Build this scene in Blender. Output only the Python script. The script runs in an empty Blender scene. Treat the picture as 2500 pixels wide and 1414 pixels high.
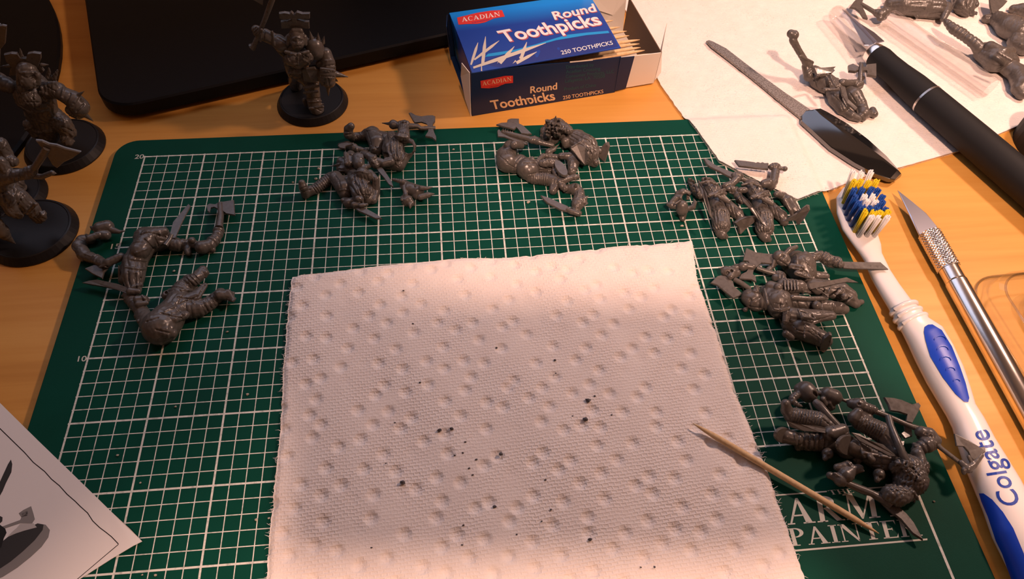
# A hobby desk at night: cutting mat, paper towels, plastic miniatures, toothpick box, toothbrush and knives.
# All builder coordinates are centimetres (desk top z = 0, grid corner of the mat at x = y = 0); S turns them into metres.
import bpy, bmesh, math, random
import numpy as np
from mathutils import Vector, Matrix
from mathutils.bvhtree import BVHTree

random.seed(7)
rng = np.random.RandomState(7)
scene = bpy.context.scene
COL = scene.collection
S = 0.01
PI = math.pi

# ------------------------------------------------------------------ camera
CR = np.array([[0.9958580828976672, -0.08654163363011541, 0.02787874416134897],
               [-0.05421357117944182, -0.8113503899523986, -0.5820407489377895],
               [0.07299018719906578, 0.5781185781245246, -0.8126815749110619]])
CC = np.array([13.040254279568495, -24.347054660679532, 23.198591056518055])
FPX = 1810.2110733490376
MAT = 0.25                                     # height of the mat's top face
cam_data = bpy.data.cameras.new('camera')
cam_data.sensor_width = 36.0
cam_data.lens = FPX / 2500.0 * 36.0
cam_data.clip_start = 0.005
cam_data.clip_end = 50
cam = bpy.data.objects.new('camera', cam_data)
COL.objects.link(cam)
_m = Matrix.Identity(4)
for _i in range(3):
    _m[_i][0] = CR[0][_i]; _m[_i][1] = -CR[1][_i]; _m[_i][2] = -CR[2][_i]; _m[_i][3] = CC[_i] * S
cam.matrix_world = _m
scene.camera = cam

# ------------------------------------------------------------------ world, lamps, exposure
world = bpy.data.worlds.new('World')
scene.world = world
world.use_nodes = True
bg = world.node_tree.nodes['Background']
bg.inputs[0].default_value = (1.0, 0.75, 0.55, 1)
bg.inputs[1].default_value = 0.02
def light(name, kind, loc, energy, color, **kw):
    d = bpy.data.lights.new(name, kind)
    d.energy = energy; d.color = color
    for k, v in kw.items(): setattr(d, k, v)
    o = bpy.data.objects.new(name, d); COL.objects.link(o)
    o.location = Vector(loc) * S
    return o
# warm lamp standing on the desk to the right
LAMP = (52.0, 4.0, 36.0)
light('desk_lamp_bulb', 'POINT', LAMP, 3.8, (1.0, 0.625, 0.48), shadow_soft_size=0.022)
# warm ceiling lamp of the room, behind the photographer
light('ceiling_lamp_bulb', 'POINT', (19, -100, 160), 80.0, (1.0, 0.605, 0.45), shadow_soft_size=0.055)
scene.cycles.max_bounces = 5
scene.cycles.diffuse_bounces = 2
scene.cycles.glossy_bounces = 3
scene.cycles.transmission_bounces = 2
scene.cycles.transparent_max_bounces = 10
scene.cycles.caustics_reflective = False
scene.cycles.caustics_refractive = False
scene.view_settings.view_transform = 'Standard'
scene.view_settings.look = 'None'
scene.view_settings.exposure = 0.56
scene.view_settings.gamma = 1.0
scene.view_settings.use_curve_mapping = False

# ------------------------------------------------------------------ helpers: survey
def ray(px, py):
    return CR.T @ np.array([(px - 1250.0) / FPX, (py - 707.0) / FPX, 1.0])
def at(px, py, z):                             # photo pixel -> point at height z (cm)
    d = ray(px, py); s = (z - CC[2]) / d[2]
    return CC + s * d
def aty(px, py, y):                            # photo pixel -> point on the vertical plane y
    d = ray(px, py); s = (y - CC[1]) / d[1]
    return CC + s * d
def px_per_cm(p):
    return FPX / float(CR[2] @ (np.asarray(p) - CC))
class View:
    """coordinates of an enlarged crop of the photo, for things lying on a support at height h"""
    def __init__(s, ox, oy, k, h=MAT): s.ox, s.oy, s.k, s.h = ox, oy, k, h
    def p(s, x, y, z): return at(s.ox + x / s.k, s.oy + y / s.k, s.h + z)
    def r(s, x, y, r, z=0.0): return r / s.k / px_per_cm(s.p(x, y, z))
    def pr(s, t):                              # (x, y, r[, z]) -> point, radius
        x, y, r = t[:3]
        rc = s.r(x, y, r)
        z = t[3] if len(t) > 3 else rc * 0.85
        return s.p(x, y, z), rc
class Upright(View):
    """the same for a figure that stands upright on the vertical plane y = h"""
    def p(s, x, y, z): return aty(s.ox + x / s.k, s.oy + y / s.k, s.h - z)
    def pr(s, t):
        x, y, r = t[:3]
        return s.p(x, y, t[3] if len(t) > 3 else 0.0), s.r(x, y, r)

# ------------------------------------------------------------------ helpers: objects
def tag(o, label=None, cat=None, group=None, kind=None):
    if label: o['label'] = label
    if cat: o['category'] = cat
    if group: o['group'] = group
    if kind: o['kind'] = kind
    return o
def thing(name, loc, label, cat, group=None):
    o = bpy.data.objects.new(name, None)
    o.empty_display_size = 0.01
    COL.objects.link(o)
    o.location = Vector([float(c) * S for c in loc])
    return tag(o, label, cat, group)
def world_origin(o):
    t = Vector((0, 0, 0))
    while o is not None:
        t = t + o.location; o = o.parent
    return np.array(t) / S
ORDER = {}
def obj(name, verts, faces, mat, parent=None, smooth=True, origin=None, sharp=None):
    v = np.asarray(verts, float)
    if parent is not None: org = world_origin(parent)
    elif origin is not None: org = np.asarray(origin, float)
    else:
        org = np.array([(v[:, 0].min() + v[:, 0].max()) / 2, (v[:, 1].min() + v[:, 1].max()) / 2, v[:, 2].min()])
    me = bpy.data.meshes.new(name)
    v = (v - org) * S
    if isinstance(faces, np.ndarray) and faces.ndim == 2:
        n, k = faces.shape
        me.vertices.add(len(v)); me.vertices.foreach_set('co', v.astype(np.float32).ravel())
        me.loops.add(n * k); me.loops.foreach_set('vertex_index', faces.astype(np.int32).ravel())
        me.polygons.add(n); me.polygons.foreach_set('loop_start', np.arange(0, n * k, k, dtype=np.int32))
        me.update(calc_edges=True)
    else:
        me.from_pydata([tuple(c) for c in v], [], [tuple(int(i) for i in f) for f in faces])
        me.update()
    if len(me.polygons):
        me.polygons.foreach_set('use_smooth', np.full(len(me.polygons), bool(smooth)))
    if sharp is not None:
        bm = bmesh.new(); bm.from_mesh(me)
        for e in bm.edges:
            if len(e.link_faces) == 2 and e.calc_face_angle(0) > sharp: e.smooth = False
        bm.to_mesh(me); bm.free()
    me.materials.append(mat)
    o = bpy.data.objects.new(name, me)
    COL.objects.link(o); ORDER[o.name] = len(ORDER)
    if parent is not None: o.parent = parent
    else: o.location = Vector([float(c) * S for c in org])
    return o
class MB:
    """collects shapes into one mesh (cm)"""
    def __init__(s): s.v, s.f = [], []
    def add(s, v, f):
        b = len(s.v); s.v += [tuple(map(float, c)) for c in v]; s.f += [[b + i for i in q] for q in f]; return s
    def build(s, name, mat, parent=None, smooth=False, **kw): return obj(name, s.v, s.f, mat, parent, smooth, **kw)
def norm(v):
    v = np.asarray(v, float); n = np.linalg.norm(v)
    return v / n if n > 1e-12 else v
def frame_of(d):
    d = norm(d); up = np.array([0, 0, 1.0]) if abs(d[2]) < 0.9 else np.array([1.0, 0, 0])
    u = norm(np.cross(up, d)); w = np.cross(d, u)
    return u, w
def tube_data(pts, rad, n=12, flat=1.0, caps=True):
    pts = [np.asarray(p, float) for p in pts]; v, f = [], []
    m = len(pts)
    for i, p in enumerate(pts):
        d = pts[min(i + 1, m - 1)] - pts[max(i - 1, 0)]
        u, w = frame_of(d)
        for k in range(n):
            a = 2 * PI * k / n
            v.append(p + rad[i] * (math.cos(a) * u + flat * math.sin(a) * w))
    for i in range(m - 1):
        for k in range(n):
            k2 = (k + 1) % n
            f.append([i * n + k, i * n + k2, (i + 1) * n + k2, (i + 1) * n + k])
    if caps:
        f.append([k for k in range(n)][::-1]); f.append([(m - 1) * n + k for k in range(n)])
    return v, f
def lathe_between(a, b, prof, n=32):
    """profile [(t along a->b in cm, radius)] revolved about the axis a->b"""
    a, b = np.asarray(a, float), np.asarray(b, float); d = norm(b - a)
    u, w = frame_of(d); v, f = [], []
    for t, r in prof:
        for k in range(n):
            q = 2 * PI * k / n
            v.append(a + d * t + max(r, 1e-4) * (math.cos(q) * u + math.sin(q) * w))
    for i in range(len(prof) - 1):
        for k in range(n):
            k2 = (k + 1) % n
            f.append([i * n + k, i * n + k2, (i + 1) * n + k2, (i + 1) * n + k])
    f.append(list(range(n))[::-1]); f.append([(len(prof) - 1) * n + k for k in range(n)])
    return v, f
def plate_data(pts, th, bevel=0.0):
    """polygon outline in space (top face), given thickness along its normal; bevel narrows the top edge"""
    p = [np.asarray(q, float) for q in pts]; n = len(p)
    c = sum(p) / n; nrm = np.zeros(3)
    for i in range(n): nrm += np.cross(p[i] - c, p[(i + 1) % n] - c)
    nrm = norm(nrm)
    if nrm[2] < 0 or (abs(nrm[2]) < 1e-3 and nrm[1] > 0): p = p[::-1]; nrm = -nrm
    v = list(p) + [q - nrm * th for q in p]
    f = [list(range(n)), list(range(2 * n - 1, n - 1, -1))]
    for i in range(n):
        j = (i + 1) % n
        f.append([i, n + i, n + j, j])
    if bevel > 0:
        v2 = [q + norm(c - q) * bevel for q in p]
        v = v2 + [q - nrm * th * 0.4 for q in p] + [q - nrm * th for q in p]
        f = [list(range(n)), list(range(3 * n - 1, 2 * n - 1, -1))]
        for i in range(n):
            j = (i + 1) % n
            f.append([i, n + i, n + j, j]); f.append([n + i, 2 * n + i, 2 * n + j, n + j])
    return v, f
def box_data(o, ux, uy, uz, x0, x1, y0, y1, z0, z1):
    o, ux, uy, uz = [np.asarray(q, float) for q in (o, ux, uy, uz)]
    v = [o + ux * x + uy * y + uz * z for z in (z0, z1) for x, y in ((x0, y0), (x1, y0), (x1, y1), (x0, y1))]
    f = [[3, 2, 1, 0], [4, 5, 6, 7], [0, 1, 5, 4], [1, 2, 6, 5], [2, 3, 7, 6], [3, 0, 4, 7]]
    return v, f

# ------------------------------------------------------------------ helpers: lettering and flat print
def shape_text(s, offset=0.0):
    """glyph outlines as a flat mesh; box scaled to (0..1, cap height 1)"""
    c = bpy.data.curves.new('glyphs', 'FONT'); c.body = s; c.offset = offset; c.resolution_u = 4
    o = bpy.data.objects.new('glyphs', c); COL.objects.link(o)
    dg = bpy.context.evaluated_depsgraph_get()
    me = o.evaluated_get(dg).to_mesh()
    v = np.array([q.co[:2] for q in me.vertices]); f = [list(p.vertices) for p in me.polygons]
    o.evaluated_get(dg).to_mesh_clear()
    bpy.data.objects.remove(o); bpy.data.curves.remove(c)
    cap = 0.69
    x0, x1 = v[:, 0].min(), v[:, 0].max()
    v = np.c_[(v[:, 0] - x0) / (x1 - x0), v[:, 1] / cap]
    return v, f
def rc(x0, y0, x1, y1): return [(x0, y0), (x1, y0), (x1, y1), (x0, y1)]
def bowl(cx, cy, rx, ry, thick, thin, a0, a1, n=14):
    o, i = [], []
    for k in range(n + 1):
        a = math.radians(a0 + (a1 - a0) * k / n)
        o.append((cx + rx * math.cos(a), cy + ry * math.sin(a)))
        i.append((cx + (rx - thick) * math.cos(a), cy + (ry - thin) * math.sin(a)))
    return [[o[k], o[k + 1], i[k + 1], i[k]] for k in range(n)]
SERIF = {
 'I': (.38, [rc(.1, 0, .28, 1), rc(0, 0, .38, .05), rc(0, .95, .38, 1)]),
 'T': (.80, [rc(.31, 0, .49, 1), rc(0, .94, .8, 1), [(0, .94), (0, .72), (.06, .94)], [(.8, .94), (.74, .94), (.8, .72)], rc(.2, 0, .6, .05)]),
 'E': (.72, [rc(.1, 0, .28, 1), rc(0, 0, .68, .06), rc(0, .94, .68, 1), rc(.28, .48, .5, .54), [(.5, .4), (.5, .62), (.46, .51)], [(.68, .94), (.62, .94), (.68, .74)], [(.62, .06), (.68, .06), (.72, .27)]]),
 'H': (.92, [rc(.1, 0, .28, 1), rc(.64, 0, .82, 1), rc(.28, .48, .64, .54), rc(0, 0, .38, .05), rc(0, .95, .38, 1), rc(.54, 0, .92, .05), rc(.54, .95, .92, 1)]),
 'A': (1.0, [[(.08, 0), (.15, 0), (.48, .84), (.43, 1)], [(.42, 1), (.51, 1), (.91, 0), (.67, 0)], rc(.24, .30, .64, .36), rc(0, 0, .27, .05), rc(.57, 0, 1, .05)]),
 'N': (.98, [rc(.12, 0, .18, 1), rc(.78, 0, .84, 1), [(.05, 1), (.28, 1), (.84, .05), (.84, -.02), (.78, -.02)], rc(0, 0, .3, .05), rc(.66, .95, .98, 1), rc(0, .95, .2, 1)]),
 'M': (1.2, [rc(.12, 0, .18, 1), rc(.9, 0, 1.09, 1), [(.1, 1), (.33, 1), (.64, .14), (.55, 0)], [(.55, 0), (.6, 0), (.98, 1), (.9, 1)], rc(0, 0, .3, .05), rc(.8, 0, 1.2, .05), rc(0, .95, .2, 1), rc(.95, .95, 1.2, 1)]),
 'Y': (.92, [rc(.38, 0, .56, .5), [(.06, 1), (.3, 1), (.56, .5), (.38, .44)], [(.5, .5), (.56, .44), (.86, 1), (.78, 1)], rc(0, .95, .38, 1), rc(.66, .95, .95, 1), rc(.28, 0, .66, .05)]),
 'P': (.72, [rc(.1, 0, .28, 1), rc(0, 0, .42, .05), rc(0, .95, .34, 1)] + bowl(.3, .73, .4, .27, .18, .06, -90, 90)),
 'R': (.98, [rc(.1, 0, .28, 1), rc(0, 0, .38, .05), rc(0, .95, .34, 1), [(.32, .5), (.5, .5), (.92, 0), (.7, 0)], rc(.7, 0, .99, .05)] + bowl(.3, .74, .4, .26, .18, .06, -90, 90)),
 'C': (.86, bowl(.46, .5, .44, .52, .17, .06, 50, 310) + [[(.74, .9), (.8, 1), (.8, .7)]]),
 'D': (.92, [rc(.1, 0, .26, 1), rc(0, 0, .3, .05), rc(0, .95, .3, 1)] + bowl(.26, .5, .6, .5, .17, .06, -90, 90)),
}
def shape_serif(s, gap=.07):
    v, f, x = [], [], 0.0
    for ch in s:
        w, polys = SERIF[ch]
        for q in polys:
            f.append(list(range(len(v), len(v) + len(q)))); v += [(x + a, b) for a, b in q]
        x += w + gap
    v = np.array(v); v[:, 0] /= (x - gap)
    return v, f
def shape_poly(pts): return np.array(pts, float), [list(range(len(pts)))]
def shape_strip(pts, w):
    """a drawn line of width w (px) along pts"""
    p = np.array(pts, float); v, f = [], []
    for i in range(len(p)):
        d = p[min(i + 1, len(p) - 1)] - p[max(i - 1, 0)]; d = d / np.linalg.norm(d)
        ww = w[i] if hasattr(w, '__len__') else w
        v += [p[i] + np.array([-d[1], d[0]]) * ww / 2, p[i] - np.array([-d[1], d[0]]) * ww / 2]
    for i in range(len(p) - 1): f.append([2 * i, 2 * i + 1, 2 * i + 3, 2 * i + 2])
    return np.array(v), f
def fit(shape, bl, br, tl):
    """unit-box shape -> photo pixels: baseline left, baseline right, top left"""
    v, f = shape; bl, br, tl = [np.array(q, float) for q in (bl, br, tl)]
    return np.array([bl + (br - bl) * a + (tl - bl) * b for a, b in v]), f
def crop(shape, ox, oy, k):
    v, f = shape
    return np.array(v) / k + np.array([ox, oy]), f
def bvh_of(*objs):
    v, f = [], []
    for o in objs:
        b = len(v); t = world_origin(o)
        v += [tuple(np.array(q.co) / S + t) for q in o.data.vertices]
        f += [[b + i for i in p.vertices] for p in o.data.polygons]
    return BVHTree.FromPolygons(v, f)
def decal(name, shape, bvh, mat, parent, lift=0.006, cut=0, smooth=False):
    """print a flat shape, laid out in photo pixels, onto the surface it lies on"""
    v, f = shape
    bm = bmesh.new()
    vs = [bm.verts.new((a, b, 0)) for a, b in v]
    for q in f:
        try: bm.faces.new([vs[i] for i in q])
        except ValueError: pass
    bmesh.ops.triangulate(bm, faces=bm.faces[:])
    if cut:
        for _ in range(6):
            es = [e for e in bm.edges if e.calc_length() > cut]
            if not es: break
            bmesh.ops.subdivide_edges(bm, edges=es, cuts=1)
            bmesh.ops.triangulate(bm, faces=bm.faces[:])
    out = []
    for q in bm.verts:
        d = Vector(ray(q.co.x, q.co.y)).normalized()
        h = bvh.ray_cast(Vector(CC), d)
        if h[0] is None:
            h = bvh.find_nearest(Vector(at(q.co.x, q.co.y, 0.5)))
        n = h[1]
        if n.dot(d) > 0: n = -n
        out.append(np.array(h[0] + n * lift))
    bm.verts.index_update()
    faces = [[q.index for q in fc.verts] for fc in bm.faces]
    bm.free()
    if not out: return None
    nf = []
    for q in faces:
        a, b, c = out[q[0]], out[q[1]], out[q[2]]
        nf.append(q if np.dot(np.cross(b - a, c - a), CC - a) > 0 else q[::-1])
    return obj(name, out, nf, mat, parent, smooth=smooth)

# ------------------------------------------------------------------ helpers: sculpting (distance field -> surface)
def surface_nets(D, org, h):
    s = D < 0
    nx, ny, nz = D.shape
    c = np.zeros((nx - 1, ny - 1, nz - 1), np.uint8)
    for i in (0, 1):
        for j in (0, 1):
            for k in (0, 1):
                c += s[i:nx - 1 + i, j:ny - 1 + j, k:nz - 1 + k]
    act = (c > 0) & (c < 8)
    idx = np.full(act.shape, -1, np.int64)
    I, J, K = np.nonzero(act)
    idx[I, J, K] = np.arange(len(I))
    pos = np.zeros((len(I), 3)); cnt = np.zeros(len(I))
    corners = [(i, j, k) for i in (0, 1) for j in (0, 1) for k in (0, 1)]
    for a in corners:
        for ax in range(3):
            if a[ax] == 1: continue
            b = list(a); b[ax] = 1
            da = D[I + a[0], J + a[1], K + a[2]]; db = D[I + b[0], J + b[1], K + b[2]]
            m = (da < 0) != (db < 0)
            t = np.where(m, da / np.where(np.abs(da - db) < 1e-12, 1, da - db), 0)
            p = np.array(a, float)[None, :].repeat(len(I), 0); p[:, ax] = t
            pos += p * m[:, None]; cnt += m
    pos = pos / cnt[:, None] + np.c_[I, J, K]
    F = []
    for ax in range(3):
        o1, o2 = [(1, 2), (2, 0), (0, 1)][ax]
        sl0 = [slice(None)] * 3; sl1 = [slice(None)] * 3
        sl0[ax] = slice(0, -1); sl1[ax] = slice(1, None)
        a, b = s[tuple(sl0)], s[tuple(sl1)]
        ch = a != b
        P = np.array(np.nonzero(ch)).T
        ok = (P[:, o1] > 0) & (P[:, o2] > 0) & (P[:, o1] < idx.shape[o1]) & (P[:, o2] < idx.shape[o2])
        P = P[ok]
        flip = s[P[:, 0], P[:, 1], P[:, 2]]
        q = []
        for d1, d2 in ((0, 0), (1, 0), (1, 1), (0, 1)):
            R = P.copy(); R[:, o1] -= d1; R[:, o2] -= d2
            q.append(idx[R[:, 0], R[:, 1], R[:, 2]])
        q = np.array(q).T
        q[~flip] = q[~flip][:, ::-1]
        F.append(q)
    F = np.concatenate(F)
    F = F[(F >= 0).all(1)]
    return pos * h + org, F
MARKS = {}
class Clay:
    """limbs, balls and spikes merged into one continuous surface"""
    def __init__(s, view): s.view, s.p = view, []
    def limb(s, *pts, k=None, rib=None, fold=None, flat=1.0, cut=False):
        q = [s.view.pr(t) for t in pts]
        if len(q) == 1: q = q * 2
        n = len(q) - 1
        for i in range(n):
            (a, ra), (b, rb) = q[i], q[i + 1]
            s.p.append(dict(a=a, b=b, ra=ra, rb=rb, k=(0.18 * min(max(ra, .03), max(rb, .03)) if k is None else k * .6),
                            rib=(rib[0], rib[1] / n) if rib else None, fold=fold, flat=flat, cut=cut))
        return s
    def ball(s, x, y, r, z=None, **kw):
        return s.limb((x, y, r) if z is None else (x, y, r, z), **kw)
    def spike(s, x0, y0, r, x1, y1, z0=None, z1=None, tip=2.0):
        a = (x0, y0, r) if z0 is None else (x0, y0, r, z0)
        z1 = s.view.pr(a)[0][2] - s.view.h if (z1 is None and not isinstance(s.view, Upright)) else (z1 if z1 is not None else (z0 or 0))
        return s.limb(a, (x1, y1, tip, z1), k=0.02)
    def cut(s, *pts, **kw): return s.limb(*pts, cut=True, **kw)
    def build(s, name, mat, parent, h=0.026, rough=0.0, freq=38.0, floor=None):
        if rough >= .013:                      # raised straps, seams and buckles
            for q in [p for p in s.p if not p['cut']]:
                r = min(q['ra'], q['rb']); L = float(np.linalg.norm(q['b'] - q['a']))
                if r < .10 or q['flat'] != 1.0: continue
                u, w = frame_of(q['b'] - q['a'] if L > 1e-6 else np.array([1.0, 0, 0])); d = np.cross(u, w)
                for _ in range(int(1 + 2.6 * L + 3 * r)):
                    t = rng.rand(); an = rng.rand() * 2 * PI; R = q['ra'] + (q['rb'] - q['ra']) * t; c0 = q['a'] + (q['b'] - q['a']) * t
                    def sp(an_, tt): return c0 + d * tt + R * .985 * (math.cos(an_) * u + math.sin(an_) * w)
                    rs = .028 + .022 * rng.rand(); ln = .18 + .34 * rng.rand()
                    if rng.rand() < .55: pp = [sp(an + ln / R * i_ / 4, .10 * ln * i_) for i_ in range(5)]
                    elif rng.rand() < .6: pp = [sp(an, -ln * .4), sp(an, ln * .4)]
                    else: pp = [sp(an, 0)] * 2; rs *= 1.5
                    for i in range(len(pp) - 1): s.p.append(dict(a=pp[i], b=pp[i + 1], ra=rs, rb=rs, k=.008, rib=None, fold=None, flat=1.0, cut=False))
        lo = np.min([np.minimum(q['a'] - q['ra'] * 1.25, q['b'] - q['rb'] * 1.25) for q in s.p if not q['cut']], 0) - 3 * h
        hi = np.max([np.maximum(q['a'] + q['ra'] * 1.25, q['b'] + q['rb'] * 1.25) for q in s.p if not q['cut']], 0) + 3 * h
        n = np.ceil((hi - lo) / h).astype(int) + 1
        D = np.full(n, 0.5, np.float32)
        ax = [lo[i] + h * np.arange(n[i]) for i in range(3)]
        for q in s.p:
            a, b, ra, rb, k = q['a'], q['b'], q['ra'], q['rb'], max(q['k'], 1e-3)
            m = k + 3 * h
            l2 = np.minimum(a - ra * 1.25, b - rb * 1.25) - m; h2 = np.maximum(a + ra * 1.25, b + rb * 1.25) + m
            i0 = np.clip(np.floor((l2 - lo) / h).astype(int), 0, n); i1 = np.clip(np.ceil((h2 - lo) / h).astype(int) + 1, 0, n)
            if (i1 <= i0).any(): continue
            sl = tuple(slice(i0[j], i1[j]) for j in range(3))
            X, Y, Z = np.meshgrid(*[ax[j][sl[j]] for j in range(3)], indexing='ij')
            ba = b - a; L = float(ba @ ba)
            px, py, pz = X - a[0], Y - a[1], Z - a[2]
            t = np.clip((px * ba[0] + py * ba[1] + pz * ba[2]) / L, 0, 1) if L > 1e-9 else np.zeros_like(px)
            px, py, pz = px - t * ba[0], py - t * ba[1], pz - t * ba[2]
            R = ra + (rb - ra) * t
            if q['rib']: R = R * (1 + q['rib'][0] * (2.2 * np.sqrt(np.abs(np.sin(PI * q['rib'][1] * t))) - 1.4))
            if q['fold']:
                u, w = frame_of(ba)
                th = np.arctan2(px * w[0] + py * w[1] + pz * w[2], px * u[0] + py * u[1] + pz * u[2])
                R = R * (1 + q['fold'][0] * (2.4 * np.sqrt(np.abs(np.sin(.5 * q['fold'][1] * th + 1.0 + 1.2 * t))) - 1.6) * (0.35 + 0.65 * t))
            d = np.sqrt(px * px + py * py + (pz * q['flat']) ** 2) - R
            d1 = D[sl]
            if q['cut']: D[sl] = np.maximum(d1, -d)
            else:
                g = np.clip(0.5 + 0.5 * (d1 - d) / k, 0, 1)
                D[sl] = d1 + (d - d1) * g - k * g * (1 - g)
        for kind, pts, wpx in MARKS.get((parent.get('label', ''), name), ()):      # engraved creases and raised seams
            hits = []
            for i in range(len(pts) - 1):
                (x0, y0), (x1, y1) = pts[i], pts[i + 1]
                m = max(2, int(math.hypot(x1 - x0, y1 - y0) / 14))
                for j in range(m + (1 if i == len(pts) - 2 else 0)):
                    x, y = x0 + (x1 - x0) * j / m, y0 + (y1 - y0) * j / m
                    d = norm(ray(s.view.ox + x / s.view.k, s.view.oy + y / s.view.k))
                    P = CC + d * np.arange(15.0, 75.0, h * .7)[:, None]
                    I = np.round((P - lo) / h).astype(int); ok = ((I >= 0) & (I < n)).all(1)
                    if not ok.any(): hits.append(None); continue
                    I, P = I[ok], P[ok]
                    ins = np.nonzero(D[I[:, 0], I[:, 1], I[:, 2]] < 0)[0]
                    hits.append(P[ins[0]] if len(ins) else None)
            hits = [q for q in hits]
            for a, b in zip(hits[:-1], hits[1:]):
                if a is None or b is None or np.linalg.norm(a - b) > .35: continue
                rr = wpx / s.view.k / px_per_cm(a)
                i0 = np.clip(np.floor((np.minimum(a, b) - rr - 2 * h - lo) / h).astype(int), 0, n); i1 = np.clip(np.ceil((np.maximum(a, b) + rr + 2 * h - lo) / h).astype(int) + 1, 0, n)
                sl = tuple(slice(i0[q], i1[q]) for q in range(3))
                X, Y, Z = np.meshgrid(*[ax[q][sl[q]] for q in range(3)], indexing='ij')
                ba = b - a; L = max(float(ba @ ba), 1e-9); px, py, pz = X - a[0], Y - a[1], Z - a[2]
                t = np.clip((px * ba[0] + py * ba[1] + pz * ba[2]) / L, 0, 1)
                d = np.sqrt((px - t * ba[0]) ** 2 + (py - t * ba[1]) ** 2 + (pz - t * ba[2]) ** 2) - rr
                D[sl] = np.maximum(D[sl], -d) if kind == 'g' else np.minimum(D[sl], d)
        if rough > 0:
            X, Y, Z = np.meshgrid(*ax, indexing='ij')
            f = freq * .55                      # a net of creases, seams and straps
            g1 = np.sin(f * X + 1.1 * np.sin(f * .5 * Y) + .9 * np.sin(f * .43 * Z)); g2 = np.sin(f * .9 * Y + 1.3 * np.sin(f * .45 * Z) - .8 * np.sin(f * .6 * X))
            g3 = np.sin(f * 1.9 * (X * .6 - Y * .7 + Z * .5))
            D += ((.9 if rough > .02 else .4) * rough * (1.5 - 1.6 * np.sqrt(np.abs(g1)) - 1.1 * np.sqrt(np.abs(g2)) + .25 * g3)).astype(np.float32)
        if floor is None: floor = (s.view.h if not isinstance(s.view, Upright) else 0.0)
        D = np.maximum(D, ((floor + 0.012) - ax[2])[None, None, :].astype(np.float32))
        D[0], D[-1] = 0.4, 0.4; D[:, 0], D[:, -1] = 0.4, 0.4; D[:, :, 0], D[:, :, -1] = 0.4, 0.4
        v, f = surface_nets(D, lo, h)
        return obj(name, v, f, mat, parent, smooth=True)

# ------------------------------------------------------------------ materials
def mat(name, color=(.5, .5, .5), rough=0.5, metal=0.0, spec=0.5, **kw):
    m = bpy.data.materials.new(name); m.use_nodes = True
    b = m.node_tree.nodes['Principled BSDF']
    b.inputs['Base Color'].default_value = (*color, 1)
    b.inputs['Roughness'].default_value = rough
    b.inputs['Metallic'].default_value = metal
    b.inputs['Specular IOR Level'].default_value = spec
    for k, v in kw.items(): b.inputs[k].default_value = v
    return m
class NT:
    def __init__(s, m): s.m = m; s.t = m.node_tree; s.b = s.t.nodes['Principled BSDF']
    def n(s, kind, **kw):
        o = s.t.nodes.new(kind)
        for k, v in kw.items(): setattr(o, k, v)
        return o
    def l(s, a, b): s.t.links.new(a, b)
    def math(s, op, a, b=None, c=None):
        o = s.n('ShaderNodeMath', operation=op)
        for i, q in enumerate((a, b, c)):
            if q is None: continue
            if isinstance(q, (int, float)): o.inputs[i].default_value = q
            else: s.l(q, o.inputs[i])
        return o.outputs[0]
    def coord(s, scale=(1, 1, 1), rot=(0, 0, 0), loc=(0, 0, 0)):
        c = s.n('ShaderNodeTexCoord'); m = s.n('ShaderNodeMapping')
        m.inputs['Scale'].default_value = scale; m.inputs['Rotation'].default_value = rot; m.inputs['Location'].default_value = loc
        s.l(c.outputs['Object'], m.inputs[0]); return m.outputs[0]
    def noise(s, vec, scale, detail=4, rough=0.55, dist=0.0):
        o = s.n('ShaderNodeTexNoise'); o.inputs['Scale'].default_value = scale; o.inputs['Detail'].default_value = detail
        o.inputs['Roughness'].default_value = rough; o.inputs['Distortion'].default_value = dist
        s.l(vec, o.inputs['Vector']); return o.outputs['Fac']
    def ramp(s, fac, stops):
        o = s.n('ShaderNodeValToRGB'); e = o.color_ramp.elements
        while len(e) < len(stops): e.new(0.5)
        for q, (p, c) in zip(e, stops): q.position = p; q.color = (*c, 1) if len(c) == 3 else c
        s.l(fac, o.inputs[0]); return o.outputs[0]
    def mix(s, fac, a, b):
        o = s.n('ShaderNodeMix', data_type='RGBA')
        if isinstance(fac, (int, float)): o.inputs[0].default_value = fac
        else: s.l(fac, o.inputs[0])
        for i, q in ((6, a), (7, b)):
            if isinstance(q, tuple): o.inputs[i].default_value = (*q, 1)
            else: s.l(q, o.inputs[i])
        return o.outputs[2]
    def bump(s, h, strength, dist):
        o = s.n('ShaderNodeBump'); o.inputs['Strength'].default_value = strength; o.inputs['Distance'].default_value = dist
        s.l(h, o.inputs['Height']); s.l(o.outputs[0], s.b.inputs['Normal']); return o

M_plastic = mat('grey_polystyrene', (0.10, 0.092, 0.083), 0.32, spec=0.55)
t = NT(M_plastic); v = t.coord()
t.l(t.ramp(t.noise(v, 900, 3), [(.3, (.086, .078, .070)), (.75, (.118, .107, .096))]), t.b.inputs['Base Color'])
t.l(t.ramp(t.noise(v, 500, 2), [(.3, (.24,) * 3), (.7, (.40,) * 3)]), t.b.inputs['Roughness'])
t.bump(t.noise(v, 1500, 3), 0.10, 0.0002)

M_base = mat('black_base_plastic', (0.010, 0.010, 0.011), 0.42, spec=0.35)
t = NT(M_base); t.bump(t.noise(t.coord(), 2500, 2), 0.1, 0.0001)
M_stand = mat('black_stand_plastic', (0.006, 0.0065, 0.008), 0.45, spec=0.15)
t = NT(M_stand); t.bump(t.noise(t.coord(), 3000, 2), 0.12, 0.0001)
M_standedge = mat('dark_stand_edge', (0.016, 0.012, 0.010), 0.25, spec=0.4)

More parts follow.
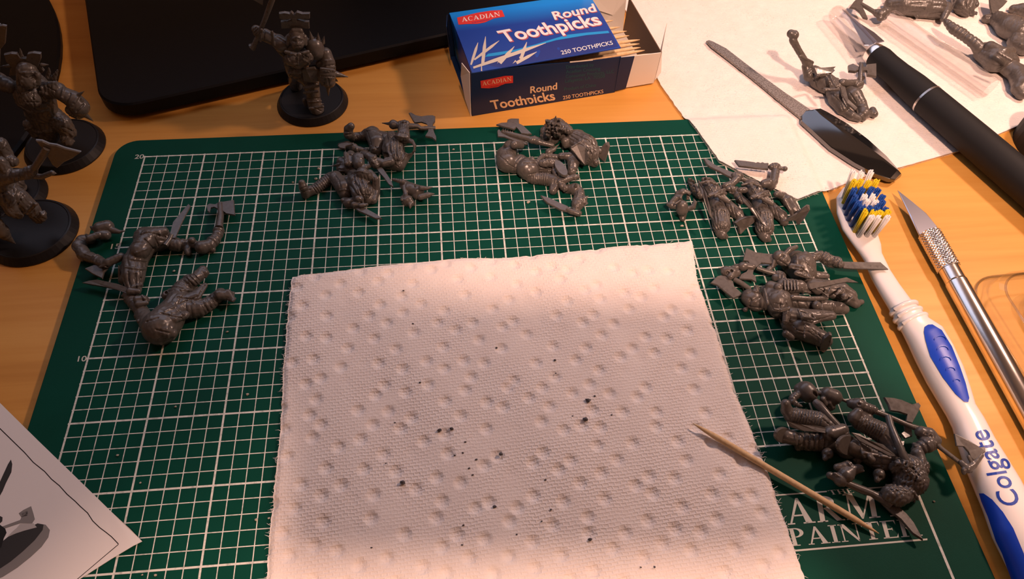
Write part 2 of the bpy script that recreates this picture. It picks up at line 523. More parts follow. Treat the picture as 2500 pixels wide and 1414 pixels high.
M_wood = mat('orange_wood_laminate', (0.55, 0.30, 0.12), 0.42, spec=0.35)
t = NT(M_wood)
va = t.coord(scale=(2.2, 26, 26), rot=(0, 0, math.radians(4)))
vb = t.coord(scale=(9, 160, 160), rot=(0, 0, math.radians(4)))
g1 = t.noise(va, 1.6, 6, .6, .8); g2 = t.noise(vb, 1.5, 4, .55, .3)
g = t.math('ADD', t.math('MULTIPLY', g1, .65), t.math('MULTIPLY', g2, .35))
t.l(t.ramp(g, [(.28, (.56, .250, .045)), (.48, (.66, .320, .066)), (.62, (.71, .365, .085)), (.78, (.62, .290, .058))]), t.b.inputs['Base Color'])
t.bump(g2, 0.08, 0.0002)

M_mat = mat('green_cutting_mat', (0.004, 0.10, 0.06), 0.6, spec=0.12)
t = NT(M_mat)
c = t.n('ShaderNodeTexCoord'); sep = t.n('ShaderNodeSeparateXYZ'); t.l(c.outputs['Object'], sep.inputs[0])
gx = t.math('MULTIPLY', sep.outputs[0], 200.0); gy = t.math('MULTIPLY', sep.outputs[1], -200.0)   # in half-centimetre cells
def near(axis, step, w):                       # 1 within w cells of a multiple of step
    q = t.math('DIVIDE', axis, float(step))
    d = t.math('ABSOLUTE', t.math('SUBTRACT', q, t.math('ROUND', q)))
    return t.math('LESS_THAN', t.math('MULTIPLY', d, float(step)), w)
def within(axis, a, b): return t.math('MULTIPLY', t.math('GREATER_THAN', axis, a), t.math('LESS_THAN', axis, b))
def line_at(axis, p, w): return t.math('LESS_THAN', t.math('ABSOLUTE', t.math('SUBTRACT', axis, p)), w)
W1, W5 = 0.032, 0.066
allx = t.math('MAXIMUM', near(gx, 1, W1), near(gx, 5, W5)); ally = t.math('MAXIMUM', near(gy, 1, W1), near(gy, 5, W5))
inx = within(gx, -.1, 55.1); iny = within(gy, -.1, 40.1)
grid = t.math('MULTIPLY', t.math('MAXIMUM', allx, ally), t.math('MULTIPLY', inx, iny))
panel = t.math('MULTIPLY', within(gx, 40.1, 60.0), t.math('GREATER_THAN', gy, 30.1))              # the logo panel carries no grid
grid = t.math('MULTIPLY', grid, t.math('SUBTRACT', 1.0, panel))
edge = t.math('MULTIPLY', line_at(gx, 55.0, 0.085), t.math('MULTIPLY', t.math('GREATER_THAN', gy, 30), t.math('LESS_THAN', gy, 40)))
grid = t.math('MAXIMUM', grid, edge)
v = t.coord()
wear = t.ramp(t.noise(v, 420, 5, .7), [(.36, (.62,) * 3), (.52, (1.,) * 3)])
gcol = t.ramp(t.noise(v, 30, 4), [(.3, (.0003, .047, .029)), (.7, (.0006, .060, .038))])
t.l(t.mix(t.math('MULTIPLY', grid, wear), gcol, (.70, .72, .66)), t.b.inputs['Base Color'])
t.bump(t.noise(v, 2600, 3), 0.22, 0.00012)
M_matprint = mat('mat_print', (.62, .62, .55), 0.55, spec=.3)

def towel_material(name, specks):
    m = mat(name, (.86, .83, .79), 0.85, spec=0.1)
    t = NT(m); t.b.inputs['Sheen Weight'].default_value = 0.1
    v = t.coord(rot=(0, 0, math.radians(-4)))
    nz = t.n('ShaderNodeTexNoise'); nz.inputs['Scale'].default_value = 260; nz.inputs['Detail'].default_value = 3; t.l(v, nz.inputs['Vector'])
    sub = t.n('ShaderNodeVectorMath', operation='SUBTRACT'); t.l(nz.outputs['Color'], sub.inputs[0]); sub.inputs[1].default_value = (.5, .5, .5)
    scl = t.n('ShaderNodeVectorMath', operation='SCALE'); t.l(sub.outputs[0], scl.inputs[0]); scl.inputs['Scale'].default_value = .0011
    add = t.n('ShaderNodeVectorMath', operation='ADD'); t.l(v, add.inputs[0]); t.l(scl.outputs[0], add.inputs[1])
    br = t.n('ShaderNodeTexBrick'); t.l(add.outputs[0], br.inputs['Vector'])
    br.inputs['Scale'].default_value = 1.0; br.inputs['Brick Width'].default_value = 0.0020; br.inputs['Row Height'].default_value = 0.00115
    br.inputs['Mortar Size'].default_value = 0.00042; br.inputs['Mortar Smooth'].default_value = 1.0
    br.inputs['Color1'].default_value = (0, 0, 0, 1); br.inputs['Color2'].default_value = (.2, .2, .2, 1); br.inputs['Mortar'].default_value = (1, 1, 1, 1)
    n1 = t.noise(v, 1500, 4); n2 = t.noise(v, 5000, 3)
    big_w = t.ramp(t.noise(v, 60, 3), [(.30, (.25,) * 3), (.6, (1.,) * 3)])
    hgt = t.math('ADD', t.math('MULTIPLY', t.math('MULTIPLY', br.outputs[0], big_w), 1.0), t.math('ADD', t.math('MULTIPLY', n1, .7), t.math('MULTIPLY', n2, .6)))
    t.bump(hgt, 0.62 if not specks else 0.42, 0.00028)
    col = t.ramp(t.noise(v, 140, 4), [(.3, (.88, .79, .735)), (.7, (.91, .835, .785))])
    if specks:
        s = t.ramp(t.noise(v, 1300, 2, .5), [(.60, (0, 0, 0)), (.70, (1, 1, 1))])
        big = t.ramp(t.noise(t.coord(loc=(.3, .1, 0)), 55, 3), [(.42, (0, 0, 0)), (.66, (1, 1, 1))])
        col = t.mix(t.math('MULTIPLY', t.math('MULTIPLY', s, big), .40), col, (.32, .30, .30))
    t.l(col, t.b.inputs['Base Color'])
    return m
M_towel = towel_material('embossed_paper_towel', False)
M_towel2 = towel_material('dusty_paper_towel', True)
M_lint = mat('paper_fibres', (.85, .83, .80), 0.9, spec=.05)

M_paper = mat('white_printer_paper', (.80, .775, .75), 0.7, spec=.2)
M_ink = mat('black_ink', (.02, .02, .02), .7, spec=.2)
M_inkdark = mat('dark_grey_ink', (.045, .045, .045), .7, spec=.2)
M_inkmid = mat('mid_grey_ink', (.25, .24, .23), .7, spec=.2)
M_inklight = mat('light_grey_ink', (.5, .48, .46), .7, spec=.2)

M_card = mat('white_carton', (.80, .74, .66), 0.65, spec=.25)
M_cardshade = mat('shaded_carton', (.16, .10, .065), 0.75, spec=.2)  # same carton as the tray, with the shade inside its end painted in
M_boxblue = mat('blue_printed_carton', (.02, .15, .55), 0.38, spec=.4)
t = NT(M_boxblue); v = t.coord()
sp = t.n('ShaderNodeSeparateXYZ'); t.l(v, sp.inputs[0])
q = t.math('ADD', t.math('MULTIPLY', sp.outputs[1], 20.0), t.math('MULTIPLY', sp.outputs[0], -3.0))
t.l(t.ramp(q, [(.12, (.012, .05, .32)), (.38, (.010, .25, .80)), (.62, (.010, .29, .80)), (.85, (.008, .13, .55))]), t.b.inputs['Base Color'])
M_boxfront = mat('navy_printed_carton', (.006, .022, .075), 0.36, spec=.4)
M_cyan = mat('cyan_print', (.012, .30, .68), 0.4)
M_navy = mat('deep_blue_print', (.012, .022, .19), 0.4)
M_white = mat('white_print', (.80, .78, .76), 0.5)
M_cream = mat('cream_print', (.78, .56, .34), 0.5)
M_red = mat('red_print', (.68, .040, .030), 0.45)
M_pink = mat('red_shadow_print', (.42, .09, .12), 0.5)
M_teal = mat('dark_teal_print', (.004, .085, .095), 0.5)
M_pickprint = mat('pale_pick_print', (.60, .55, .45), 0.5)

M_pick = mat('birch_toothpick', (.72, .50, .27), 0.6, spec=.25)
t = NT(M_pick); t.l(t.ramp(t.noise(t.coord(scale=(1, 1, 1)), 700, 4), [(.3, (.64, .42, .21)), (.7, (.77, .56, .32))]), t.b.inputs['Base Color'])

M_steel = mat('brushed_steel', (.62, .60, .57), 0.28, 1.0)
M_chrome = mat('polished_metal', (.86, .82, .78), 0.20, 1.0)
t = NT(M_chrome); t.bump(t.noise(t.coord(), 260, 3), 0.05, 0.0003)
M_blade = mat('blade_steel', (.46, .48, .58), 0.28, 1.0)  # bluish tint stands in for the screen's reflection
M_file = mat('gritty_file_steel', (.30, .275, .25), 0.55, 0.75)
t = NT(M_file); v = t.coord()
t.l(t.ramp(t.noise(v, 1500, 3, .7), [(.35, (.14, .12, .105)), (.6, (.40, .37, .34))]), t.b.inputs['Base Color'])
t.bump(t.noise(v, 3500, 3), 0.6, 0.0002)
M_gloss = mat('glossy_black_plastic', (.006, .007, .008), 0.08, spec=1.0, IOR=1.75)
M_rubber = mat('black_rubber', (.012, .012, .012), 0.62, spec=.25)
t = NT(M_rubber); t.bump(t.noise(t.coord(), 3500, 2), 0.2, 0.00012)
M_brush = mat('white_glossy_plastic', (.80, .78, .77), 0.22, spec=.5, **{'Subsurface Weight': 0.0})
M_bluegrip = mat('blue_rubber_grip', (.008, .055, .50), 0.34, spec=.4)
t = NT(M_bluegrip); t.bump(t.noise(t.coord(), 2500, 2), 0.08, 0.0001)
M_blueprint = mat('blue_lettering', (.012, .05, .36), 0.4)
M_bw = mat('white_bristles', (.84, .84, .84), 0.4); M_by = mat('yellow_bristles', (.80, .60, .01), 0.4); M_bb = mat('blue_bristles', (.006, .07, .36), 0.4)
def clear(name, tint, gloss_rough, amount):
    m = bpy.data.materials.new(name); m.use_nodes = True; nt = m.node_tree
    for n in list(nt.nodes): nt.nodes.remove(n)
    o = nt.nodes.new('ShaderNodeOutputMaterial'); tr = nt.nodes.new('ShaderNodeBsdfTransparent'); gl = nt.nodes.new('ShaderNodeBsdfGlossy')
    mx = nt.nodes.new('ShaderNodeMixShader'); fr = nt.nodes.new('ShaderNodeLayerWeight'); pw = nt.nodes.new('ShaderNodeMath'); ad = nt.nodes.new('ShaderNodeMath')
    tr.inputs[0].default_value = (*tint, 1); gl.inputs['Roughness'].default_value = gloss_rough; gl.inputs[0].default_value = (1, 1, 1, 1)
    pw.operation = 'POWER'; pw.inputs[1].default_value = 3.0; ad.operation = 'MULTIPLY_ADD'; ad.inputs[1].default_value = amount; ad.inputs[2].default_value = 0.03
    nt.links.new(fr.outputs['Facing'], pw.inputs[0]); nt.links.new(pw.outputs[0], ad.inputs[0]); nt.links.new(ad.outputs[0], mx.inputs[0])
    nt.links.new(tr.outputs[0], mx.inputs[1]); nt.links.new(gl.outputs[0], mx.inputs[2]); nt.links.new(mx.outputs[0], o.inputs[0])
    return m
M_clear = clear('clear_plastic', (.95, .945, .945), 0.08, 0.42)
M_clear2 = clear('clear_packaging', (.95, .95, .93), 0.06, 0.40)
M_clearedge = clear('clear_plastic_edge', (.80, .80, .80), 0.10, 0.9)
M_crumb = mat('grey_plastic_crumb', (.075, .07, .075), 0.5)
M_chip = mat('pale_plastic_crumb', (.45, .40, .33), 0.6)
M_leaflet = mat('olive_card', (.16, .13, .07), 0.6)

# ------------------------------------------------------------------ the desk
def rounded_rect(x0, x1, y0, y1, r, n=8):
    p = []
    for cx, cy, a0 in ((x1 - r, y1 - r, 0), (x0 + r, y1 - r, 90), (x0 + r, y0 + r, 180), (x1 - r, y0 + r, 270)):
        for k in range(n + 1):
            a = math.radians(a0 + 90 * k / n); p.append((cx + r * math.cos(a), cy + r * math.sin(a)))
    return p
def slab(outline, z0, z1, bevel=0.0):
    """horizontal slab with a chamfered upper edge"""
    n = len(outline); p = np.array(outline, float); c = p.mean(0)
    rings = [(p, z0), (p, z1 - bevel)]
    if bevel > 0:
        q = p.copy()
        for i in range(n):
            d = p[(i + 1) % n] - p[i - 1]; nn = np.array([d[1], -d[0]]); nn = nn / (np.linalg.norm(nn) + 1e-9)
            q[i] = p[i] - nn * bevel
        rings.append((q, z1))
    v, f = [], []
    for ring, z in rings: v += [(a, b, z) for a, b in ring]
    for i in range(len(rings) - 1):
        for k in range(n):
            k2 = (k + 1) % n
            f.append([i * n + k, i * n + k2, (i + 1) * n + k2, (i + 1) * n + k])
    f.append(list(range(n))[::-1]); f.append([(len(rings) - 1) * n + k for k in range(n)])
    return v, f
desk = thing('desk', (10, 3, -73.0), 'orange-brown wooden desk under everything', 'desk')
dv, df = slab(rounded_rect(-70, 90, -42, 48, 1.0), -3.0, 0.0, 0.15)
obj('desk_top', dv, df, M_wood, desk, smooth=False)
for lx in (-65, 85):
    for ly in (-37, 43):
        dv, df = slab(rounded_rect(lx - 3, lx + 3, ly - 3, ly + 3, .4, 3), -73.0, -3.0, 0.0)
        obj('leg', dv, df, M_wood, desk, smooth=False)

# ------------------------------------------------------------------ the room around the desk
M_wall = mat('cream_wall_paint', (.20, .17, .14), .9, spec=.1)
M_floor = mat('brown_floor', (.16, .10, .06), .6, spec=.2)
RX0, RX1, RY0, RY1, RZ0, RZ1 = -190, 230, -270, 62, -73, 172
def room(name, x0, x1, y0, y1, z0, z1, m):
    v, f = box_data((0, 0, 0), (1, 0, 0), (0, 1, 0), (0, 0, 1), x0, x1, y0, y1, z0, z1)
    tag(obj(name, v, f, m, smooth=False), kind='structure')
room('floor', RX0, RX1, RY0, RY1, RZ0 - 5, RZ0 - .02, M_floor)
room('ceiling', RX0, RX1, RY0, RY1, RZ1, RZ1 + 5, M_wall)
room('wall_left', RX0 - 5, RX0, RY0, RY1, RZ0, RZ1, M_wall)
room('wall_right', RX1, RX1 + 5, RY0, RY1, RZ0, RZ1, M_wall)
room('wall_back', RX0, RX1, RY1, RY1 + 5, RZ0, RZ1, M_wall)
room('wall_front', RX0, RX1, RY0 - 5, RY0, RZ0, RZ1, M_wall)

# ------------------------------------------------------------------ cutting mat
mat_t = thing('cutting_mat', (0, 0, 0.0), 'green cutting mat with a pale half-centimetre grid', 'cutting mat')
mv, mf = slab(rounded_rect(-1.32, 28.8, -21.2, 1.06, 0.9, 10), 0.004, MAT, 0.03)
mat_o = obj('mat_sheet', mv, mf, M_mat, mat_t, smooth=False)
MB_ = bvh_of(mat_o)
V6 = View(100, 840, 4.1667)
for s, bl, br, tl in (('20', (328, 388), (350, 387), (331, 378)), ('15', (270, 608), (292, 607), (273, 596)), ('10', (189, 883), (210, 882), (192, 870))):
    decal('scale_number', fit(shape_text(s, .01), bl, br, tl), MB_, M_matprint, mat_o, .004)
K8 = (1850, 1050, 3.846)
for nm, s, bl, br, tl in (('logo_lettering', 'THE', (682, 610), (908, 590), (655, 568)),
                          ('logo_lettering', 'ARMY', (282, 892), (1412, 800), (238, 650)),
                          ('logo_lettering', 'PAINTER', (318, 1092), (1548, 992), (272, 928))):
    decal(nm, crop(fit(shape_serif(s), bl, br, tl), *K8), MB_, M_matprint, mat_o, .004)
for a, b, w in (((60, 622), (648, 578), 13), ((985, 552), (1400, 521), 13), ((220, 1145), (1592, 1027), 17)):
    decal('logo_rule', crop(shape_strip([a, b], w), *K8), MB_, M_matprint, mat_o, .004)

# ------------------------------------------------------------------ monitor with its black foot
mon = thing('computer_monitor', (11, 16, 0), 'black monitor foot with a rounded corner behind the miniatures', 'monitor')
ang = math.radians(17.5)
def rot2(p, o, a): return [(o[0] + x * math.cos(a) - y * math.sin(a), o[1] + x * math.sin(a) + y * math.cos(a)) for x, y in p]
FO = (-2.08, 2.24)                             # front-left corner of the foot
foot = rot2(rounded_rect(0, 25, 0, 21, 1.6, 10), FO, ang)
fv, ff = slab(foot, 0.28, 0.92, 0.08)
obj('foot_plate', fv, ff, M_stand, mon, smooth=False)
fv, ff = slab(rot2(rounded_rect(0.5, 24.5, 0.5, 20.5, 1.4, 10), FO, ang), 0.003, 0.30, 0.0)
obj('foot_rim', fv, ff, M_standedge, mon, smooth=False)
fv, ff = slab(rot2(rounded_rect(13, 23, 9, 12, 1.2, 8), FO, ang), 0.92, 24.0, 0.1)
obj('neck', fv, ff, M_stand, mon, smooth=False)
UX = np.array([math.cos(ang), math.sin(ang), 0]); UY = np.array([-math.sin(ang), math.cos(ang), 0]); UZ = np.array([0, 0, 1.0])
MO = np.array([FO[0], FO[1], 0]) + UX * 19 + UY * 5.5
d_up = norm(UZ * math.cos(math.radians(4)) + UY * math.sin(math.radians(4))); d_n = np.cross(UX, d_up)
bz = MB(); bz.add(*box_data(MO, UX, d_n, d_up, -30, 30, -2.5, 0.0, 11, 47)); bz.build('screen_housing', M_stand, mon)
M_screen = bpy.data.materials.new('lit_screen'); M_screen.use_nodes = True
_b = M_screen.node_tree.nodes['Principled BSDF']
_b.inputs['Base Color'].default_value = (.02, .02, .03, 1)
_b.inputs['Emission Color'].default_value = (.72, .76, 1.0, 1); _b.inputs['Emission Strength'].default_value = 0.9
sc_ = MB(); sc_.add(*box_data(MO, UX, d_n, d_up, -29, 29, 0.0, 0.04, 13, 45.6)); sc_.build('screen', M_screen, mon)
# wide round black base plate at the left edge
rb = [(-20.15 + 15.1 * math.cos(2 * PI * k / 96), 4.3 + 15.1 * math.sin(2 * PI * k / 96)) for k in range(96)]
rv, rf = slab(rb, 0.003, 0.32, 0.10)
tag(obj('round_base_plate', rv, rf, M_stand, smooth=False), 'wide round black base plate at the upper left edge', 'base')

# ------------------------------------------------------------------ paper towels
def towel(name, pts_edges, zfun, th, material, label, n, fringe, mat_under):
    """sheet between four edge curves (Coons patch in plan), with relief from zfun(x, y, u, v)"""
    def curve(pts, t):
        p = np.array(pts, float); d = np.r_[0, np.cumsum(np.linalg.norm(np.diff(p, axis=0), axis=1))]; d /= d[-1]
        return np.c_[np.interp(t, d, p[:, 0]), np.interp(t, d, p[:, 1])]
    top, bot, lef, rig = pts_edges
    nu, nv = n
    u = np.linspace(0, 1, nu); v = np.linspace(0, 1, nv)
    jt = lambda m, a: np.convolve(rng.randn(m + 4), [.2, .3, .3, .2, 0], 'same')[2:-2] * a
    T, B = curve(top, u), curve(bot, u); Lc, Rc = curve(lef, v), curve(rig, v)
    T[1:-1, 1] += jt(nu, .012)[1:-1]; Lc[1:-1, 0] += jt(nv, .020)[1:-1]; Rc[1:-1, 0] += jt(nv, .022)[1:-1]
    U, Vv = np.meshgrid(u, v, indexing='ij')
    P = np.zeros((nu, nv, 2))
    for c in range(2):
        P[:, :, c] = ((1 - Vv) * T[:, c][:, None] + Vv * B[:, c][:, None] + (1 - U) * Lc[:, c][None, :] + U * Rc[:, c][None, :]
                      - ((1 - U) * (1 - Vv) * T[0, c] + U * (1 - Vv) * T[-1, c] + (1 - U) * Vv * B[0, c] + U * Vv * B[-1, c]))
    Z = zfun(P[:, :, 0], P[:, :, 1], U, Vv)
    verts = np.c_[P.reshape(-1, 2), Z.reshape(-1)]
    idx = np.arange(nu * nv).reshape(nu, nv)
    F = np.stack([idx[:-1, :-1], idx[:-1, 1:], idx[1:, 1:], idx[1:, :-1]], -1).reshape(-1, 4)
    low = verts.copy(); low[:, 2] = np.minimum(low[:, 2] - 0.01, mat_under(verts[:, 0], verts[:, 1]))
    rim = np.r_[idx[:, 0], idx[-1, 1:], idx[-2::-1, -1], idx[0, -2:0:-1]]
    lv = low[rim]; b = len(verts); m = len(rim)
    side = np.array([[rim[i], rim[(i + 1) % m], b + (i + 1) % m, b + i] for i in range(m)])
    side2 = side[:, ::-1]
    t_ = thing(name, (verts[:, 0].mean(), verts[:, 1].mean(), 0), label, 'paper towel')
    o = obj('towel_sheet', np.r_[verts, lv], np.r_[F, side2], material, t_, smooth=True)
    # torn paper fibres along the cut edges
    fb = MB()
    for cur, sgn, cnt in fringe:
        for _ in range(cnt):
            q = curve(cur, np.array([rng.rand()]))[0]
            z0 = float(mat_under(np.array([q[0]]), np.array([q[1]]))[0]) + 0.03 + .12 * rng.rand()
            L = .05 + .16 * rng.rand() ** 2; a = (0 if sgn > 0 else PI) + rng.randn() * .7
            p0 = np.array([q[0] - sgn * .03, q[1], z0]); p1 = p0 + np.array([math.cos(a), math.sin(a), .3 * rng.randn()]) * L
            p1[2] = max(p1[2], z0 - .02); pm = (p0 + p1) / 2 + np.r_[rng.randn(2) * .02, .02]
            fb.add(*tube_data([p0, pm, p1], [.012, .008, .003], 4))
    if fb.v: tag(fb.build('frayed_fibres', M_lint, t_, smooth=True), kind='stuff')
    return o
def dimples(x, y, cell, r, depth, rot, seed):
    """embossed dots on rows that run diagonally over the sheet"""
    ca, sa = math.cos(rot), math.sin(rot)
    gx, gy = (x * ca + y * sa) / cell[0], (-x * sa + y * ca) / cell[1]
    z = np.zeros_like(x)
    jx, jy = np.floor(gx), np.floor(gy)
    for dx in (-1, 0, 1):
        for dy in (-1, 0, 1):
            cx, cy = jx + dx, jy + dy
            h1 = np.sin(cx * 12.9898 + cy * 78.233 + seed) * 43758.5453; h1 -= np.floor(h1)
            h2 = np.sin(cx * 39.3468 + cy * 11.135 + seed) * 24634.6345; h2 -= np.floor(h2)
            px, py = cx + .5 + (h1 - .5) * .62 + .5 * np.mod(cy, 2) - .25, cy + .5 + (h2 - .5) * .55
            d = np.hypot((gx - px) * cell[0], (gy - py) * cell[1])
            k = np.where(h1 * h2 < .62, 1.0, .15)
            s = np.clip(1 - d / r, 0, 1); s = s * s * (3 - 2 * s)
            z -= depth * k * np.clip(s * 1.5, 0, 1)
    return z
E1 = [at(px, py, MAT + .2)[:2] for px, py in ((713, 672), (850, 655), (1000, 637), (1130, 626), (1240, 626), (1350, 618), (1500, 602), (1690, 586))]
ER = [at(px, py, MAT + .2)[:2] for px, py in ((1690, 586), (1703, 680), (1748, 800), (1795, 950), (1830, 1030), (1880, 1160), (1925, 1290), (1968, 1414))]
ER.append((22.95, -21.6))
EL = [at(px, py, MAT + .2)[:2] for px, py in ((713, 672), (702, 760), (690, 900), (683, 1040), (668, 1200), (655, 1320), (648, 1414))]
EL.append((7.05, -21.6))
EB = [EL[-1], (12, -21.7), (18, -21.5), ER[-1]]
def z_main(x, y, u, v):
    z = MAT + .20 + .04 * np.sin(x * .55 + y * .3) * np.sin(y * .5 - 1) + .02 * np.sin(x * 1.9 + .7 * y)
    # a soft fold running in from the right edge, a slight lift of the upper right quarter
    z += .09 * np.exp(-((x - 21.0 + .25 * (y + 15)) / .7) ** 2) * np.exp(-((y + 16) / 3.0) ** 2)
    z += .10 * np.clip((u - .45) * 2, 0, 1) * np.exp(-((y + 7.4) / 1.6) ** 2)
    z += dimples(x, y, (.78, .90), .27, .075, math.radians(38), 3.1)
    e = np.minimum(np.minimum(u, 1 - u) * 16, v * 15)
    z -= .10 * np.exp(-(e / .12) ** 2)
    return z
towel('paper_towel', (E1, EB, EL, ER), z_main, .2, M_towel, 'white embossed paper towel square lying on the green mat', (330, 310),
      ((EL, -1, 170), (ER, 1, 150), (E1, 0.3, 20)), lambda x, y: np.full_like(x, MAT + .006))

def in_mat(x, y):                              # soft step: 1 over the mat, 0 off it
    return 1 / (1 + np.exp(-(28.8 - x) / .10)) * 1 / (1 + np.exp(-(1.06 - y) / .10))
T2L = [at(px, py, z)[:2] for px, py, z in ((1512, -40, .12), (1525, 20, .12), (1575, 120, .12), (1612, 205, .12), (1650, 256, .15), (1690, 300, .4), (1757, 392, .4), (1850, 440, .4), (1948, 486, .4))]
T2B = [at(px, py, z)[:2] for px, py, z in ((1948, 486, .4), (2010, 462, .4), (2100, 432, .2), (2210, 405, .15), (2345, 366, .15), (2500, 300, .15), (2620, 250, .15))]
T2T = [T2L[0], (30, 13.5), (40, 13.0), (47.0, 12.5)]
T2R = [(47.0, 12.5), (47.2, 6.0), T2B[-1]]
def z_t2(x, y, u, v):
    z = .12 + (MAT + .02) * in_mat(x, y) + .02 * np.sin(x * .7 + 1) * np.sin(y * .6) + .03 * np.exp(-((x - 30 - .3 * y) / 1.2) ** 2)
    z += dimples(x, y, (.66, .80), .25, .022, math.radians(30), 8.2)
    return z
towel('paper_towel', (T2T, T2B, T2L, T2R), z_t2, .1, M_towel2, 'dust-speckled paper towel under the nail file and black knife', (300, 260),
      ((T2B[:4], 1, 60), (T2L[5:], -1, 30)), lambda x, y: .006 + (MAT + .006) * (in_mat(x, y) > .02))
TW = .16                                       # height of that towel off the mat

# ------------------------------------------------------------------ instruction sheet
sh = thing('instruction_sheet', at(120, 1300, MAT), 'white instruction sheet with a printed miniature and black border', 'paper sheet')
SP = [(-60, 925), (0, 984), (90, 1073), (180, 1160), (270, 1248), (318, 1292), (347, 1322), (325, 1333), (270, 1366), (195, 1414), (120, 1462), (20, 1520), (-150, 1400)]
def sheet_z(i): return .34 if i not in (6,) else .42
top_ = [at(px, py, MAT + .03 + (.05 if i in (5, 6, 7) else 0)) for i, (px, py) in enumerate(SP)]
pv, pf = plate_data(top_, .02)
sheet_o = obj('paper', pv, pf, M_paper, sh, smooth=False)
SB = bvh_of(sheet_o)
K5 = (0, 950, 3.0475)
wob = [(a + rng.randn() * 2.0, b + rng.randn() * 2.0) for a, b in ((-60, 230), (0, 287), (90, 378), (180, 475), (250, 545), (330, 615), (385, 670), (440, 722), (500, 780), (560, 838), (600, 875), (650, 922), (690, 985), (740, 1030), (790, 1068), (830, 1098), (882, 1156))]
decal('printed_border', crop(shape_strip(wob, 7), *K5), SB, M_ink, sh, .004)
decal('printed_border', crop(shape_strip([(882, 1156), (800, 1225), (580, 1412), (500, 1478)], 5), *K5), SB, M_ink, sh, .004)
fig = thing  # (alias kept short for the print list below)
base_o = [(-60, 1130), (0, 1165), (60, 1100), (180, 1055), (280, 1000), (340, 1010), (372, 1050), (360, 1105), (310, 1175), (230, 1250), (130, 1330), (20, 1400), (-60, 1430)]
base_i = [(-60, 1130), (0, 1150), (60, 1100), (180, 1050), (280, 1000), (325, 1010), (318, 1050), (260, 1125), (170, 1210), (80, 1285), (-10, 1345), (-60, 1370)]
decal('printed_base_rim', crop(shape_poly(base_o), *K5), SB, M_inkmid, sh, .004)
decal('printed_base', crop(shape_poly(base_i), *K5), SB, M_inkdark, sh, .006)
decal('printed_sword', crop(shape_poly([(-40, 760), (0, 690), (60, 560), (82, 525), (92, 560), (85, 620), (45, 700), (20, 760), (-20, 830)]), *K5), SB, M_inkdark, sh, .005)
decal('printed_axe', crop(shape_poly([(0, 1030), (150, 975), (160, 955), (205, 945), (210, 905), (180, 915), (140, 925), (175, 900), (232, 872), (250, 930), (260, 970), (240, 1000), (150, 1000), (0, 1050)]), *K5), SB, M_inkmid, sh, .005)
decal('printed_axe_blade', crop(shape_poly([(125, 1035), (150, 1005), (250, 1000), (275, 1030), (180, 1055), (60, 1095), (90, 1065)]), *K5), SB, M_inklight, sh, .008)
decal('printed_figure', crop(shape_poly([(-50, 1000), (0, 1010), (40, 1040), (50, 1070), (30, 1110), (10, 1180), (-50, 1200)]), *K5), SB, M_ink, sh, .008)
decal('printed_figure', crop(shape_poly([(-50, 930), (0, 945), (20, 955), (18, 985), (-10, 1010), (-50, 1010)]), *K5), SB, M_inkdark, sh, .007)

# ------------------------------------------------------------------ toothpick box
BO = np.array([14.13, 2.07, 0.0]); BU = norm([6.88, 1.30, 0]); BV = np.array([-BU[1], BU[0], 0]); BZ = np.array([0, 0, 1.0])
BL, BD, BH = 7.02, 4.45, 2.45
tb = thing('toothpick_box', BO + BU * 3.5 + BV * 2.2, 'blue cardboard toothpick box with its tray slid open', 'box')
def quad_panel(name, pts, th, m, parent=tb):
    v, f = plate_data([BO + BU * a + BV * b + BZ * c for a, b, c in pts], th)
    return obj(name, v, f, m, parent, smooth=False)
z0 = .012
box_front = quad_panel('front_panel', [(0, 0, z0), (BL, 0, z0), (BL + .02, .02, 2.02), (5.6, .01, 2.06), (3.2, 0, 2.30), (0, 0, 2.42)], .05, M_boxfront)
# lid: slightly bowed, lifted off the front wall towards the right
lid_pts = []
nu_, nv_ = 24, 14
lv, lf = [], []
for i in range(nu_ + 1):
    for j in range(nv_ + 1):
        a, b = i / nu_, j / nv_
        z = BH + .015 + .04 * math.sin(PI * b) + .06 * a * (1 - b) - .05 * (1 - b) ** 6 * (1 - a)
        lv.append(BO + BU * (.05 + a * (BL - .12)) + BV * (.03 + b * (BD - .03)) + BZ * z)
for i in range(nu_):
    for j in range(nv_):
        q = i * (nv_ + 1) + j; lf.append([q, q + nv_ + 1, q + nv_ + 2, q + 1])
nb = len(lv); lv2 = lv + [p - BZ * .045 for p in lv]
rim = [i * (nv_ + 1) for i in range(nu_ + 1)] + [nu_ * (nv_ + 1) + j for j in range(1, nv_ + 1)] + [i * (nv_ + 1) + nv_ for i in range(nu_ - 1, -1, -1)] + [j for j in range(nv_ - 1, 0, -1)]
lf2 = lf + [[nb + i for i in q[::-1]] for q in lf] + [[rim[i], nb + rim[i], nb + rim[(i + 1) % len(rim)], rim[(i + 1) % len(rim)]] for i in range(len(rim))]
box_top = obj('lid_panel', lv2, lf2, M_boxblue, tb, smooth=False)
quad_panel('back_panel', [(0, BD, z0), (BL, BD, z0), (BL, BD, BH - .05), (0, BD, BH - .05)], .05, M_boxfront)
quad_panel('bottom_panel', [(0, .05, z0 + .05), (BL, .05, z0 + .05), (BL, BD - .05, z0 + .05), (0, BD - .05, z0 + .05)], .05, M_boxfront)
quad_panel('end_panel', [(.30, .08, .08), (.30, BD - .1, .08), (.12, BD - .1, 2.36), (.12, .1, 2.30)], .05, M_boxblue)
quad_panel('end_flap', [(-.03, .0, z0), (-.03, .10, 2.40), (-.22, .75, 2.46), (-.16, 1.3, 1.3), (-.08, .9, .3)], .03, M_card)
quad_panel('end_flap', [(-.02, BD, z0 + .4), (-.06, BD - .1, 2.46), (-.28, BD - .9, 2.40), (-.16, BD - 1.0, .6)], .03, M_boxfront)
